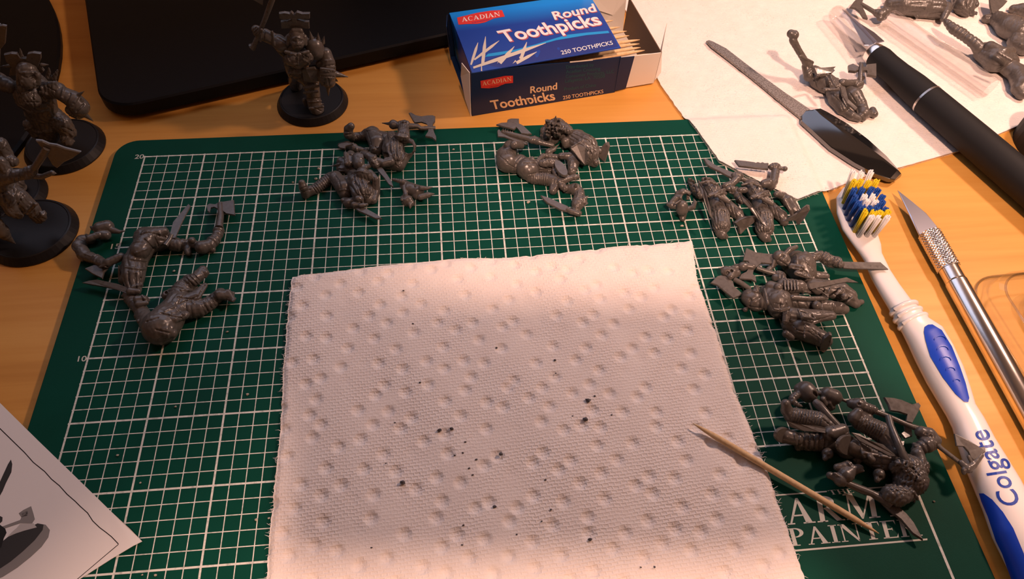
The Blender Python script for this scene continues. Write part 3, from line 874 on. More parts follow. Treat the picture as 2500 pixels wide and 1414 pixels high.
quad_panel('torn_edge', [(4.55, -.012, 2.17), (5.65, -.012, 2.09), (5.65, -.012, 2.12), (4.55, -.012, 2.22)], .02, M_card)
quad_panel('front_tab', [(BL - .02, .03, z0 + .1), (BL + .55, .05, z0 + .12), (BL + .68, .03, 1.95), (BL - .02, .02, 2.0)], .04, M_boxfront)
# tray
TL = 9.05
quad_panel('tray_bottom', [(.4, .15, .13), (TL, .15, .13), (TL, BD - .15, .13), (.4, BD - .15, .13)], .04, M_card)
tf = quad_panel('tray_front', [(.4, .14, .10), (TL, .14, .10), (TL + .02, .10, 1.86), (BL + .3, .12, 1.92), (.4, .12, 1.92)], .04, M_card)
quad_panel('tray_back', [(.4, BD - .14, .10), (TL, BD - .14, .10), (TL - .1, BD - .10, 2.05), (.4, BD - .12, 2.1)], .04, M_card)
quad_panel('tray_end', [(TL, .15, .10), (TL, BD - .15, .10), (TL + .03, BD - .12, 2.0), (TL + .03, .12, 1.85)], .04, M_cardshade)
quad_panel('tray_flap', [(TL + .06, .12, .25), (TL + .42, .35, .45), (TL + .30, .62, 1.75), (TL + .50, .95, 2.75), (TL + .10, .16, 1.86)], .03, M_card)
quad_panel('tray_flap', [(BL - .2, BD - .18, 1.9), (TL - .75, BD - .2, 1.2), (TL - .25, BD - .18, 2.6), (TL - .4, BD - .12, 3.4), (BL + .1, BD - .1, 3.7), (BL - .4, BD - .1, 3.0)], .03, M_card)
TBV = bvh_of(box_top); FBV = bvh_of(box_front)
KB = (1060, 0, 4.032)
def bprint(name, shape, bv, m, lift=.006, cut=0): return decal(name, crop(shape, *KB), bv, m, box_top if bv is TBV else box_front, lift, cut)
bprint('lid_print_band', shape_poly([(400, 640), (640, 548), (900, 484), (1200, 400), (1500, 348), (1735, 322), (1812, 458), (1500, 520), (1000, 605), (430, 712), (395, 690)]), TBV, M_navy, .004, 60)
bprint('lid_print_swoosh', shape_poly([(500, 562), (530, 530), (800, 490), (1000, 437), (1300, 345), (1500, 322), (1712, 304), (1725, 326), (1500, 347), (1200, 397), (900, 482), (640, 545)]), TBV, M_cyan, .007, 60)
for a, b, w in (((432, 420), (362, 640), 26), ((640, 402), (395, 590), 26), ((506, 360), (470, 700), 32), ((1100, 424), (385, 668), 34), ((790, 458), (585, 694), 34), ((1010, 512), (725, 668), 30), ((912, 415), (828, 655), 32)):
    a, b = np.array(a, float), np.array(b, float)
    bprint('printed_toothpick', shape_strip([a, a + (b - a) * .3, a + (b - a) * .7, b], [4, w, w, w * .6]), TBV, M_pickprint, .010, 80)
RED1 = [(225, 175), (330, 150), (420, 128), (560, 106), (668, 101), (695, 165), (590, 182), (500, 222), (430, 236), (330, 238), (240, 245)]
RED2 = [(455, 795), (600, 766), (700, 745), (775, 744), (776, 815), (700, 822), (620, 856), (540, 868), (462, 866)]
bprint('brand_label', shape_poly(RED1), TBV, M_red, .010, 60)
bprint('brand_label', shape_poly(RED2), FBV, M_red, .010, 60)
bprint('brand_lettering', fit(shape_serif('ACADIAN', .05), (275, 218), (652, 160), (266, 176)), TBV, M_white, .014)
bprint('brand_lettering', fit(shape_serif('ACADIAN', .05), (476, 842), (762, 793), (471, 803)), FBV, M_cream, .014)
bprint('brand_small_print', fit(shape_text('CROSSING'), (372, 232), (545, 200), (370, 222)), TBV, M_navy, .014)
bprint('brand_small_print', fit(shape_text('CROSSING'), (545, 862), (665, 838), (544, 853)), FBV, M_ink, .014)
for s, bl, br, tl in (('Round', (1186, 196), (1600, 112), (1152, 122)), ('Toothpicks', (690, 418), (1658, 238), (612, 312)), ):
    dxy = np.array([7, 5])
    bprint('lid_lettering_shadow', fit(shape_text(s, .040), tuple(np.array(bl) + dxy), tuple(np.array(br) + dxy), tuple(np.array(tl) + dxy)), TBV, M_pink, .010)
    bprint('lid_lettering', fit(shape_text(s, .022), bl, br, tl), TBV, M_white, .015)
bprint('lid_lettering', fit(shape_text('250 TOOTHPICKS', .008), (1256, 540), (1762, 440), (1243, 503)), TBV, M_white, .015)
for s, bl, br, tl in (('Round', (945, 916), (1210, 876), (945, 852)), ('Toothpicks', (570, 1076), (1195, 980), (545, 992))):
    bprint('front_lettering', fit(shape_text(s, .022), bl, br, tl), FBV, M_cream, .012)
bprint('front_lettering', fit(shape_text('250 TOOTHPICKS', .008), (1268, 978), (1665, 914), (1266, 944)), FBV, M_cream, .012)
for s, bl, br, tl in (('Distributed by', (1300, 676), (1572, 650), (1299, 644)), ('Acadian Crossing', (1297, 722), (1635, 688), (1296, 690)),
                      ('Consumer Products, LLC', (1295, 768), (1772, 716), (1294, 736)), ('Lafayette, LA  70508', (1290, 814), (1680, 762), (1289, 782)),
                      ('Product of China', (1280, 892), (1592, 850), (1279, 860))):
    bprint('front_small_print', fit(shape_text(s), bl, br, tl), FBV, M_teal, .008)

# toothpicks: one mesh, laid in the tray and on the towel
def pick_mesh(a, b, r=.10):
    L = np.linalg.norm(np.asarray(b) - np.asarray(a))
    return lathe_between(a, b, [(0, .012), (.25, .05), (.8, r * .92), (1.3, r), (L - 1.3, r), (L - .8, r * .92), (L - .25, .05), (L, .012)], 12)
tips = [(1497, 50, 1.9), (1514, 66, 1.78), (1530, 76, 1.72), (1536, 87, 1.74), (1562, 97, 1.66), (1561, 107, 1.70), (1564, 116, 1.70), (1574, 123, 1.74), (1612, 131, 1.66), (1528, 105, 1.50), (1540, 120, 1.48)]
for i, (px, py, z) in enumerate(tips):
    a = at(px, py, z); d = norm(BU + BV * (.02 * math.sin(i * 2.1)) + (BZ * .012 - BV * .03 if i == 8 else -BZ * .006 * (i % 3)))
    b = a - d * 6.5
    pv, pf = pick_mesh(a, b)
    lab = 'pale wooden toothpick lying inside the open blue box' if i != 8 else 'wooden toothpick sticking out furthest from the blue box tray'
    tag(obj('toothpick', pv, pf, M_pick), lab, 'toothpick', 'toothpicks in the box')
pv, pf = pick_mesh(at(1692, 1034, MAT + .42), at(2146, 1303, MAT + .12), .105)
tag(obj('toothpick', pv, pf, M_pick), 'loose wooden toothpick lying from the paper towel onto the mat', 'toothpick')

# ------------------------------------------------------------------ nail file
TZ = .17                                       # top of the dusty towel on the desk
nf = thing('nail_file', at(1960, 280, TZ), 'metal nail file with a glossy black handle', 'nail file')
KF = (1660, 0, 2.945)
def kf(x, y, z): return at(KF[0] + x / KF[2], KF[1] + y / KF[2], z)
out = [(190, 292), (205, 286), (235, 296), (330, 345), (560, 520), (760, 668), (960, 802), (995, 830), (900, 870), (870, 848), (740, 742), (520, 560), (330, 410), (225, 330)]
pv, pf = plate_data([kf(x, y, TZ + .13) for x, y in out], .10, .03)
obj('file_blade', pv, pf, M_file, nf, smooth=False)
hl = [(872, 845), (868, 880), (940, 945), (1080, 1075), (1250, 1185), (1400, 1265), (1500, 1300), (1540, 1302)]
hr = [(905, 822), (1010, 790), (1060, 815), (1200, 895), (1350, 1010), (1480, 1130), (1570, 1235), (1588, 1268)]
hv, hf = [], []
NS = len(hl); prof = [(-1, 0), (-.97, .42), (-.92, .47), (.02, .97), (.10, 1.0), (.20, 1.0), (.94, .45), (1, 0)]
for i in range(NS):
    th = .42 if 0 < i < NS - 1 else .36
    a, b = kf(*hl[i], TZ + .14), kf(*hr[i], TZ + .14)
    for s, zz in prof: hv.append((a + b) / 2 + (b - a) / 2 * s + np.array([0, 0, (zz - .25) * th + .02]))
m = len(prof)
for i in range(NS - 1):
    for k in range(m):
        k2 = (k + 1) % m; hf.append([i * m + k, i * m + k2, (i + 1) * m + k2, (i + 1) * m + k])
hf += [list(range(m))[::-1], [(NS - 1) * m + k for k in range(m)]]
obj('handle', hv, hf, M_gloss, nf, smooth=True, sharp=math.radians(14))
hc = kf(1425, 1150, TZ + .40)
lv_, lf_ = lathe_between(hc - np.array([0, 0, .10]), hc + np.array([0, 0, .10]), [(0, .14), (.085, .14), (.1, .12), (.1, .075), (.02, .07)], 20)
obj('hanging_hole', lv_, lf_, M_base, nf, smooth=False)

# ------------------------------------------------------------------ black rubber-handled knife with clear cap
bk = thing('craft_knife', at(2270, 240, TZ), 'thick black rubber craft knife with capped blade', 'knife')
KR = .70
a0, a1 = at(2137, 135, TZ + KR), at(2330, 300, TZ + KR)
ax = norm(a1 - a0); ax[2] = 0; ax = norm(ax)
kend = a0 + ax * 17.0
ring_at = float(np.dot(at(2272, 240, TZ + KR) - a0, ax))
lv_, lf_ = lathe_between(a0, kend, [(-.02, .45), (.06, .56), (.35, .60), (.9, .58), (1.6, .60), (2.6, .68), (ring_at - .06, .70), (ring_at - .05, .67)], 40); obj('front_grip', lv_, lf_, M_rubber, bk, smooth=True, sharp=.7)
lv_, lf_ = lathe_between(a0, kend, [(ring_at + .05, .67), (ring_at + .06, .71), (ring_at + 3, .74), (12, .76), (16.6, .74), (17, .60)], 40); obj('rear_grip', lv_, lf_, M_rubber, bk, smooth=True, sharp=.7)
lv_, lf_ = lathe_between(a0, kend, [(ring_at - .06, .66), (ring_at - .05, .725), (ring_at + .05, .725), (ring_at + .06, .66)], 40); obj('metal_ring', lv_, lf_, M_steel, bk, smooth=False)
lv_, lf_ = lathe_between(a0 - ax * .32, a0 + ax * .1, [(0, .40), (.05, .49), (.22, .54), (.40, .55)], 32); obj('metal_collar', lv_, lf_, M_chrome, bk, smooth=True, sharp=.7)
bp = [(90, 118), (130, 150), (300, 290), (520, 430), (650, 545), (440, 600), (380, 600), (300, 440), (190, 240)]
pv, pf = plate_data([at(2040 + x / 5.435, y / 5.435, TZ + KR + .02) for x, y in bp], .05, .03); obj('blade', pv, pf, M_blade, bk, smooth=False)
def capsule_shell(a, d, L, r, th, n=32, dome=True, mat_=M_clear, name='cap', parent=None):
    d = norm(d); pr = []
    if dome:
        for k in range(0, 8): q = PI / 2 * k / 7; pr.append((r * (1 - math.cos(q)) * .9, r * math.sin(q)))
    else: pr += [(0, 0.001), (0.0, r * .9), (.05, r)]
    pr += [(L * .5, r * 1.02), (L, r * 1.05)]
    pr += [(L, r * 1.05 - th), (L * .5, r * 1.02 - th)]
    if dome:
        for k in range(7, -1, -1): q = PI / 2 * k / 7; pr.append((th + (r - th) * (1 - math.cos(q)) * .9, (r - th) * math.sin(q)))
    else: pr += [(.1, r - th), (.08, 0.001)]
    v, f = lathe_between(a, a + d, pr, n)
    return obj(name, v, f[:-2], mat_, parent, smooth=True, sharp=.8)
cap_a = at(2034, 24, TZ + KR - .05)
cap_d = a0 - cap_a; cap_L = np.linalg.norm(cap_d) - .12
capsule_shell(cap_a, cap_d, cap_L, .44, .05, name='blade_cap', parent=bk)
# loose clear cap
tube_a, tube_b = at(2170, 44, TZ + .47), at(2418, 216, TZ + .50)
ct = thing('clear_tube', (tube_a + tube_b) / 2 * np.array([1, 1, 0]), 'loose clear plastic knife cap beside the black knife', 'cap')
td = tube_b - tube_a; TLn = np.linalg.norm(td)
capsule_shell(tube_a, td, TLn, .48, .055, dome=False, name='tube_wall', parent=ct)
tu, tw = frame_of(td); tdn = norm(td)
mbk = MB(); mm = tube_a + tdn * TLn * .50
for s in (-.22, .22): mbk.add(*tube_data([mm + tu * s + tw * .46, mm + tu * s + tdn * .25 + tw * .46], [.05, .05], 8))
mbk.build('moulded_catch', M_clear, ct, smooth=True)

# ------------------------------------------------------------------ silver craft knife
sk = thing('craft_knife', at(2320, 660, 0), 'slim silver craft knife with knurled collar and bare blade', 'knife')
SR = .42
c0, c1, c2 = at(2268, 570, SR), at(2330, 652, SR), at(2459, 912, SR)
sx = norm(c2 - c0); sx[2] = 0; sx = norm(sx); c0 = np.array([c0[0], c0[1], SR])
def along(px, py): return float(np.dot(at(px, py, SR) - c0, sx))
kl = along(2316, 658)
# knurled collar: crossed diagonal ridges
n_a, n_l = 144, 130
kv, kf_ = [], []
su, sw = frame_of(sx)
for i in range(n_l + 1):
    tt = kl * i / n_l
    for k in range(n_a):
        an = 2 * PI * k / n_a
        ph = 20
        w1 = abs(((an / (2 * PI) * ph + tt / kl * 14) % 1) - .5) * 2; w2 = abs(((an / (2 * PI) * ph - tt / kl * 14) % 1) - .5) * 2
        r = .410 + .026 * min(w1, w2) * 1.6
        if i < 4: r = .30 + .105 * i / 4
        if i > n_l - 3: r = .40
        kv.append(c0 + sx * tt + r * (math.cos(an) * su + math.sin(an) * sw))
for i in range(n_l):
    for k in range(n_a):
        k2 = (k + 1) % n_a; kf_.append([i * n_a + k, i * n_a + k2, (i + 1) * n_a + k2, (i + 1) * n_a + k])
kf_ += [list(range(n_a))[::-1], [n_l * n_a + k for k in range(n_a)]]
obj('knurled_collar', kv, kf_, M_chrome, sk, smooth=False)
r1 = along(2333, 690)
lv_, lf_ = lathe_between(c0, c0 + sx, [(kl, .36), (kl + .02, .385), (r1 - .05, .385), (r1 - .02, .36)], 40); obj('smooth_collar', lv_, lf_, M_chrome, sk, smooth=True, sharp=.6)
lv_, lf_ = lathe_between(c0, c0 + sx, [(r1, .37), (r1 + .03, .415), (r1 + 12.0, .415), (r1 + 12.2, .3)], 48); obj('handle', lv_, lf_, M_chrome, sk, smooth=True, sharp=.6)
bpx = [(2192, 464), (2228, 492), (2262, 520), (2288, 552), (2292, 562), (2250, 578), (2244, 572), (2222, 526)]
pv, pf = plate_data([at(px, py, SR + .03 + (.0)) for px, py in bpx], .05, .04); obj('blade', pv, pf, M_blade, sk, smooth=False)

# ------------------------------------------------------------------ toothbrush
tbh = thing('toothbrush', at(2260, 850, 0), 'white toothbrush with blue grips and striped bristles', 'toothbrush')
ST = [((2056, 462), (2074, 456), .52, .12), ((2042, 482), (2100, 462), .52, .20), ((2043, 520), (2113, 496), .52, .22), ((2057, 560), (2128, 538), .52, .22), ((2080, 592), (2142, 574), .52, .23),
      ((2100, 618), (2150, 600), .52, .24), ((2112, 636), (2152, 622), .52, .24), ((2128, 676), (2172, 664), .52, .27), ((2148, 711), (2194, 699), .55, .30), ((2172, 750), (2222, 738), .58, .33),
      ((2176, 757), (2229, 742), .58, .37), ((2179, 762), (2234, 746), .58, .42), ((2183, 768), (2236, 753), .58, .37), ((2186, 775), (2243, 757), .60, .42), ((2190, 781), (2247, 763), .60, .44), ((2194, 788), (2249, 768), .60, .38),
      ((2197, 793), (2256, 771), .60, .44), ((2201, 799), (2259, 775), .60, .45), ((2206, 808), (2264, 783), .60, .41), ((2221, 836), (2297, 806), .62, .50), ((2241, 877), (2322, 851), .62, .55), ((2267, 927), (2347, 905), .62, .55), ((2297, 978), (2364, 955), .62, .50),
      ((2315, 1008), (2376, 995), .62, .46), ((2330, 1038), (2397, 1028), .62, .47), ((2342, 1076), (2423, 1080), .62, .52), ((2362, 1134), (2453, 1129), .64, .56), ((2388, 1195), (2484, 1180), .64, .58), ((2405, 1237), (2516, 1240), .64, .58), ((2428, 1306), (2552, 1312), .64, .56), ((2464, 1382), (2585, 1377), .62, .5), ((2500, 1470), (2625, 1465), .58, .42), ((2560, 1600), (2640, 1590), .56, .3)]
NB = 48; bv_, bf_ = [], []
for (l, r, zc, hh) in ST:
    a, b = at(*l, zc), at(*r, zc); c = (a + b) / 2; w = (b - a) / 2
    for k in range(NB):
        an = 2 * PI * k / NB; ca, sa = math.cos(an), math.sin(an); e = .85
        bv_.append(c + w * (abs(ca) ** e) * (1 if ca >= 0 else -1) + np.array([0, 0, hh * (abs(sa) ** e) * (1 if sa >= 0 else -1)]))
for i in range(len(ST) - 1):
    for k in range(NB):
        k2 = (k + 1) % NB; bf_.append([i * NB + k, i * NB + k2, (i + 1) * NB + k2, (i + 1) * NB + k])
bf_ += [list(range(NB))[::-1], [(len(ST) - 1) * NB + k for k in range(NB)]]
brush = obj('brush_body', bv_, bf_, M_brush, tbh, smooth=True)
BBV = bvh_of(brush)
for l, r_ in (((2178, 762), (2235, 746)), ((2187, 779), (2246, 760)), ((2198, 797), (2259, 774))):
    a, b = at(*l, .59), at(*r_, .59); cc, w = (a + b) / 2, (b - a) / 2
    loop = [cc + w * .98 * math.cos(q) + np.array([0, 0, .42 * math.sin(q)]) for q in np.linspace(0, 2 * PI, 33)]
    v_, f_2 = tube_data(loop, [.085] * len(loop), 8, caps=False); obj('grip_ring', v_, f_2, M_brush, tbh, smooth=True)
K4 = (2100, 700, 1.9802)
pad = [(312, 196), (328, 186), (348, 185), (392, 212), (440, 290), (480, 388), (508, 470), (525, 540), (520, 560), (502, 558), (460, 520), (400, 440), (340, 340), (316, 262), (308, 222)]
grip = decal('thumb_grip', crop(shape_poly(pad), *K4), BBV, M_bluegrip, tbh, .03, 8, True)
for (cx, cy, w) in ((385, 262, 62), (398, 310, 60), (412, 360, 58), (436, 408, 48), (465, 460, 34)):
    arc = [(cx + w / 2 * math.cos(a) * .9, cy - w * .35 * math.sin(a)) for a in np.linspace(.1, PI - .1, 9)]
    decal('grip_ridge', crop(shape_strip(arc, 5), *K4), BBV, M_bluegrip, grip, .06, 12)
low = [(578, 1000), (600, 1000), (640, 1030), (690, 1090), (740, 1170), (790, 1290), (815, 1420), (800, 1480), (745, 1440), (715, 1360), (690, 1290), (660, 1230), (640, 1170), (620, 1110), (590, 1040)]
decal('handle_grip', crop(shape_poly(low), *K4), BBV, M_bluegrip, tbh, .03, 9, True)
decal('brand_lettering', crop(fit(shape_text('Colgate', .008), (778, 1052), (612, 690), (684, 1066)), *K4), BBV, M_blueprint, brush, .012, 14)
# bristle tufts stand upright on the head
rows = [(.07, 'w'), (.18, 'y'), (.31, 'b'), (.44, 'n'), (.56, 'n'), (.69, 'b'), (.81, 'y'), (.92, 'w')]
hc0, hc1 = (at(2076, 476, .70)), (at(2118, 588, .70))
hd = norm(hc1 - hc0); hn = np.array([hd[1], -hd[0], 0])
if hn[0] < 0: hn = -hn
HL = np.linalg.norm(hc1 - hc0)
tn = 0
for f_, kind in rows:
    wid = .50 * math.sin(PI * min(max(.12 + f_ * .80, .12), .9)) ** .6
    cols = 4 if .15 < f_ < .85 else 3
    for j in range(cols):
        s = (j / (cols - 1) - .5) * 2 * wid
        p = hc0 + hd * (HL * f_) + hn * s
        m_ = {'w': M_bw, 'y': M_by, 'b': M_bb, 'n': (M_bb if j in (0, cols - 1) else M_bw)}[kind]
        hgt = 1.14 + (.14 if kind in 'wy' else 0) + .03 * rng.randn()
        lean = hd * (.10 * (f_ - .5) + (-.16 if f_ < .15 else 0)) + hn * (.05 * s + .02 * rng.randn())
        tf_ = MB()
        for q in range(9):                     # each tuft is a sheaf of filaments
            an = q * 2 * PI / 8; o_ = (hd * math.cos(an) + hn * math.sin(an)) * (.068 if q else 0)
            p0 = p + o_ * .75 + np.array([0, 0, -.05]); p1 = p + o_ * 1.3 + lean * hgt + np.array([0, 0, hgt + .035 * rng.randn()])
            tf_.add(*tube_data([p0, p1], [.030, .032], 6))
        tf_.build('bristle_tuft', m_, tbh, smooth=True)

# ------------------------------------------------------------------ clear packaging at the right edge
cp = thing('blister_pack', (34.5, -11.5, 0), 'clear plastic blister pack at the right edge beside the silver knife', 'packaging')
def shell(outline, zb, zt, inset, th, name, m):
    p = np.array(outline); c = p.mean(0); n = len(p); v, f = [], []
    def ring(off, z):
        for q in p: v.append([*(q + (c - q) / np.linalg.norm(c - q) * off), z])
    ring(-.35, zb + .01); ring(0, zb + .02); ring(inset * .5, zt - .1); ring(inset + .1, zt)
    for i in range(3):
        for k in range(n): k2 = (k + 1) % n; f.append([i * n + k, i * n + k2, (i + 1) * n + k2, (i + 1) * n + k])
    f.append([3 * n + k for k in range(n)])
    return obj(name, v, f, m, cp, smooth=False)
po = at(2382, 702, .02)
pk = rot2(rounded_rect(0, 12, -16, 0, 1.1, 10), (po[0] - .1, po[1] + .15), math.radians(3))
shell(pk, 0.0, 1.0, .35, .03, 'blister_shell', M_clear2)
pk2 = rot2(rounded_rect(1.1, 11, -15, -1.0, .9, 8), (po[0] - .1, po[1] + .15), math.radians(3))
shell(pk2, 0.02, .7, .2, .03, 'inner_tray', M_clear2)
for nm, outl, z, rr, ins in (('rim', pk, .07, .05, -.28), ('upper_edge', pk, .95, .045, .40), ('inner_edge', pk2, .64, .035, .25)):
    oc = np.array(outl).mean(0); loop = []
    for q in list(outl) + [outl[0]]:
        q = np.array(q); q = q + (oc - q) / np.linalg.norm(oc - q) * ins; loop.append(np.array([q[0], q[1], z]))
    tv, tf2 = tube_data(loop, [rr] * len(loop), 8, caps=False); obj(nm, tv, tf2, M_clearedge, cp, smooth=True)
mbk = MB(); cq = np.array([po[0] + 1.9, po[1] - 1.2, 0.0])
mbk.add(*plate_data([cq + np.array(q) for q in ((0, .1, .45), (2.5, .2, .5), (2.8, -6, .5), (.95, -3.4, .42), (.25, -1.8, .44))], .05)); mbk.build('backing_card', M_leaflet, cp)
# black thing cut by the right edge
e0 = at(2520, 345, .5)
bo = [(e0[0] + 1.2 * math.cos(2 * PI * k / 24) + .8, e0[1] + 1.6 * math.sin(2 * PI * k / 24)) for k in range(24)]
sv, sf = slab(bo, .003, 1.6, .2)
tag(obj('paint_pot', sv, sf, M_rubber, smooth=False), 'black round pot cut off by the right edge above the knife handle', 'pot')

# ------------------------------------------------------------------ crumbs of trimmed plastic
def crumb(px, py, r, z, m, label, group, name='plastic_shaving'):
    c = at(px, py, z); v, f = [], []
    bm = bmesh.new(); bmesh.ops.create_icosphere(bm, subdivisions=1, radius=1)
    rr = r / px_per_cm(c)
    for q in bm.verts:
        k = .65 + .6 * rng.rand(); v.append(c + np.array([q.co.x * 1.1, q.co.y * .8, q.co.z * .7]) * rr * k + np.array([0, 0, rr * .45]))
    bm.verts.index_update(); f = [[q.index for q in fc.verts] for fc in bm.faces]; bm.free()
    tag(obj(name, v, f, m, smooth=False), label, 'plastic shaving', group)
for px, py, r, lab in ((1435, 979, 7, 'largest dark plastic shaving on the paper towel'), (1429, 1026, 7, 'dark plastic shaving just below the largest one on the towel'), (983, 1179, 7, 'round grey-brown plastic shaving on the lower left of the towel'),
                       (1222, 1110, 6, 'dark plastic shaving alone in the middle of the towel'), (1073, 1051, 6, 'left one of a pair of dark shavings on the towel'), (1102, 1048, 5, 'right one of a pair of dark shavings on the towel'),
                       (1440, 1318, 5.5, 'dark plastic shaving near the bottom middle of the towel'), (1207, 1238, 5, 'dark plastic shaving below the lone middle one on the towel')):
    crumb(px, py, r, MAT + .2, M_crumb, lab, 'shavings on the paper towel')
for px, py in ((964, 1033), (1136, 1080), (1145, 1144), (1154, 1160), (1110, 1112), (1130, 1106), (1163, 1122), (942, 1132), (1294, 1000), (1397, 1017), (1355, 880), (1357, 912), (1212, 850), (1128, 1331), (907, 1338), (975, 1388), (1262, 1306), (1131, 1283), (1332, 1172), (1411, 1067), (1336, 1082), (1824, 1267), (1564, 1386), (1598, 1385), (1505, 648), (985, 710), (1008, 791), (1026, 935), (1345, 1245), (1322, 1273), (1493, 1014), (1452, 968)):
    crumb(px, py, 2.2 + 1.2 * rng.rand(), MAT + .2, M_crumb, 'tiny dark plastic crumb on the paper towel', 'tiny crumbs on the paper towel', 'plastic_crumb')
for px, py in ((605, 964), (288, 1112), (425, 663), (555, 811), (626, 1270), (657, 1266), (429, 994), (343, 1180), (348, 1404), (380, 1405), (778, 413), (1107, 366), (1665, 553), (2280, 1225), (715, 446), (772, 438), (1290, 495)):
    crumb(px, py, 3.0 + 1.5 * rng.rand(), MAT + .01, M_chip, 'pale plastic chip lying on the green mat', 'pale chips on the mat', 'plastic_chip')

# ------------------------------------------------------------------ creases and seams of the miniatures (crop pixels, width in crop pixels)
def mark(label, part, *items):
    MARKS.setdefault((label, part), []).extend(items)
def g(w, *p): return ('g', list(p), w)
def r(w, *p): return ('r', list(p), w)
def ribs(w, a, b, half, n):                    # grooves across a limb from a to b
    a, b = np.array(a, float), np.array(b, float); d = (b - a) / np.linalg.norm(b - a); q = np.array([-d[1], d[0]])
    return [g(w, tuple(a + (b - a) * k / (n - 1) - q * half), tuple(a + (b - a) * k / (n - 1) + q * half)) for k in range(n)]
LB = 'front helmeted miniature kit lying on its back with raised knee'
mark(LB, 'torso', r(12, (690, 590), (712, 680), (728, 772)), g(9, (660, 640), (648, 760), (690, 850)), g(8, (790, 830), (870, 850), (958, 822)), g(8, (872, 760), (862, 900)), g(7, (760, 770), (800, 835), (790, 900)), g(7, (800, 755), (905, 775)), g(7, (820, 885), (930, 880)), g(7, (740, 690), (770, 640), (840, 630)), r(11, (940, 740), (975, 800), (970, 880)), g(7, (900, 640), (960, 720)))
mark(LB, 'helmet', g(15, (528, 712), (512, 792)), g(11, (512, 792), (570, 805), (640, 812)), g(7, (540, 735), (640, 690)), r(10, (480, 640), (560, 612), (640, 640)), g(6, (450, 690), (520, 700)), r(12, (590, 560), (612, 620)))
mark(LB, 'leg', g(8, (1342, 735), (1348, 842)), r(9, (1250, 750), (1290, 738), (1330, 760), (1335, 800)), g(7, (1465, 765), (1480, 840)), r(11, (1500, 760), (1512, 860)), g(7, (1060, 730), (1085, 815)), g(6, (1160, 740), (1200, 830)), g(8, (1165, 1000), (1150, 1165)), g(7, (1050, 1060), (1140, 1085)), g(7, (1060, 1100), (1130, 1120)), g(7, (1230, 1055), (1275, 1090), (1290, 1130)), r(13, (1318, 1095), (1345, 1150), (1340, 1215)), g(7, (1290, 1120), (1312, 1205)), g(6, (1190, 1080), (1260, 1130)), g(6, (1010, 1000), (1060, 1060)))
mark(LB, 'tabard', r(9, (1085, 840), (1240, 880), (1275, 930), (1235, 965), (1120, 945), (1085, 840)), r(8, (1110, 878), (1215, 898)), r(8, (1112, 902), (1225, 922)), r(8, (1120, 926), (1215, 944)), g(7, (1300, 870), (1460, 850)), g(7, (1290, 950), (1480, 900)), g(6, (1010, 930), (1240, 985)), *[r(9, (925 + 6 * k, 850 + 24 * k), (975 + 4 * k, 862 + 22 * k)) for k in range(6)])
LB = 'rear helmeted miniature kit with horned helm and flat sword'
mark(LB, 'torso', r(11, (1072, 200), (1060, 300)), g(9, (1000, 335), (1120, 352), (1205, 440)), g(8, (1120, 352), (1140, 425)), r(12, (1010, 350), (1110, 372)), g(8, (1050, 415), (1180, 462)), r(10, (1150, 450), (1290, 480)), g(7, (1180, 300), (1250, 400)), g(7, (990, 300), (900, 380)), g(6, (1140, 240), (1190, 330)), *ribs(7, (1180, 450), (1270, 480), 26, 5))
mark(LB, 'horned_helmet', g(13, (848, 262), (912, 208)), g(11, (866, 268), (945, 322)), g(6, (900, 220), (960, 280)), r(9, (830, 210), (890, 180)))
mark(LB, 'sword_arm', *ribs(8, (1320, 190), (1420, 260), 60, 5), *ribs(7, (1470, 260), (1550, 320), 46, 4))
mark(LB, 'legs', g(9, (1300, 595), (1425, 700)), g(9, (1440, 560), (1420, 665)), g(9, (1515, 650), (1560, 610), (1605, 560)), g(8, (1590, 570), (1600, 650)), g(8, (1480, 650), (1640, 745)), r(11, (1640, 745), (1705, 690)), g(7, (1560, 690), (1650, 690)), g(7, (1340, 560), (1400, 620)))
for lab, f in (('left one of two swordsman kits, its blade reaching onto the mat grid', lambda x, y: (x, y)), ('right one of two swordsman kits, sword laid over the dusty towel', lambda x, y: (1425 + 1.02 * (x - 800), 730 + 1.02 * (y - 700)))):
    def F(q): return (q[0], [f(*p) for p in q[1]], q[2])
    mark(lab, 'torso', *map(F, [r(11, (650, 420), (760, 408), (900, 455), (990, 510)), r(10, (735, 410), (800, 560)), g(8, (770, 500), (850, 445)), g(8, (800, 560), (880, 470)), g(8, (830, 610), (930, 520)), g(9, (690, 470), (720, 600), (800, 660)), r(12, (800, 640), (870, 620), (940, 570)), g(8, (820, 680), (960, 640)), r(9, (880, 540), (960, 600)), r(9, (920, 520), (1000, 580)), g(8, (1000, 660), (960, 760))]))
    mark(lab, 'skirt', *map(F, [r(13, (812, 835), (850, 850), (880, 832), (915, 850), (950, 832), (990, 846), (1030, 826)), g(8, (845, 870), (838, 1000), (850, 1100)), g(8, (885, 872), (890, 1010), (905, 1130)), g(8, (925, 872), (935, 1000), (945, 1130)), g(8, (965, 865), (985, 990), (990, 1110)), g(8, (1000, 860), (1030, 980), (1035, 1060)), g(7, (1040, 850), (1070, 940)), g(9, (890, 1140), (1020, 1130))]))
    mark(lab, 'leg', *map(F, [g(8, (1130, 760), (1150, 880), (1180, 960)), r(10, (1210, 985), (1330, 950)), g(8, (1070, 740), (1110, 880)), g(7, (1180, 800), (1280, 850))]))
LA = 'upper one of two running miniature kits, holding a long hooked axe'
mark(LA, 'leg', *ribs(7, (815, 360), (935, 355), 56, 9), g(8, (1130, 320), (1150, 420), (1130, 520)), g(7, (960, 300), (990, 400), (1010, 470)), r(10, (1020, 510), (1090, 490)), g(7, (1050, 480), (1080, 520)), g(8, (690, 300), (740, 300)), g(8, (700, 340), (770, 330)), r(10, (950, 280), (1060, 290), (1140, 340)))
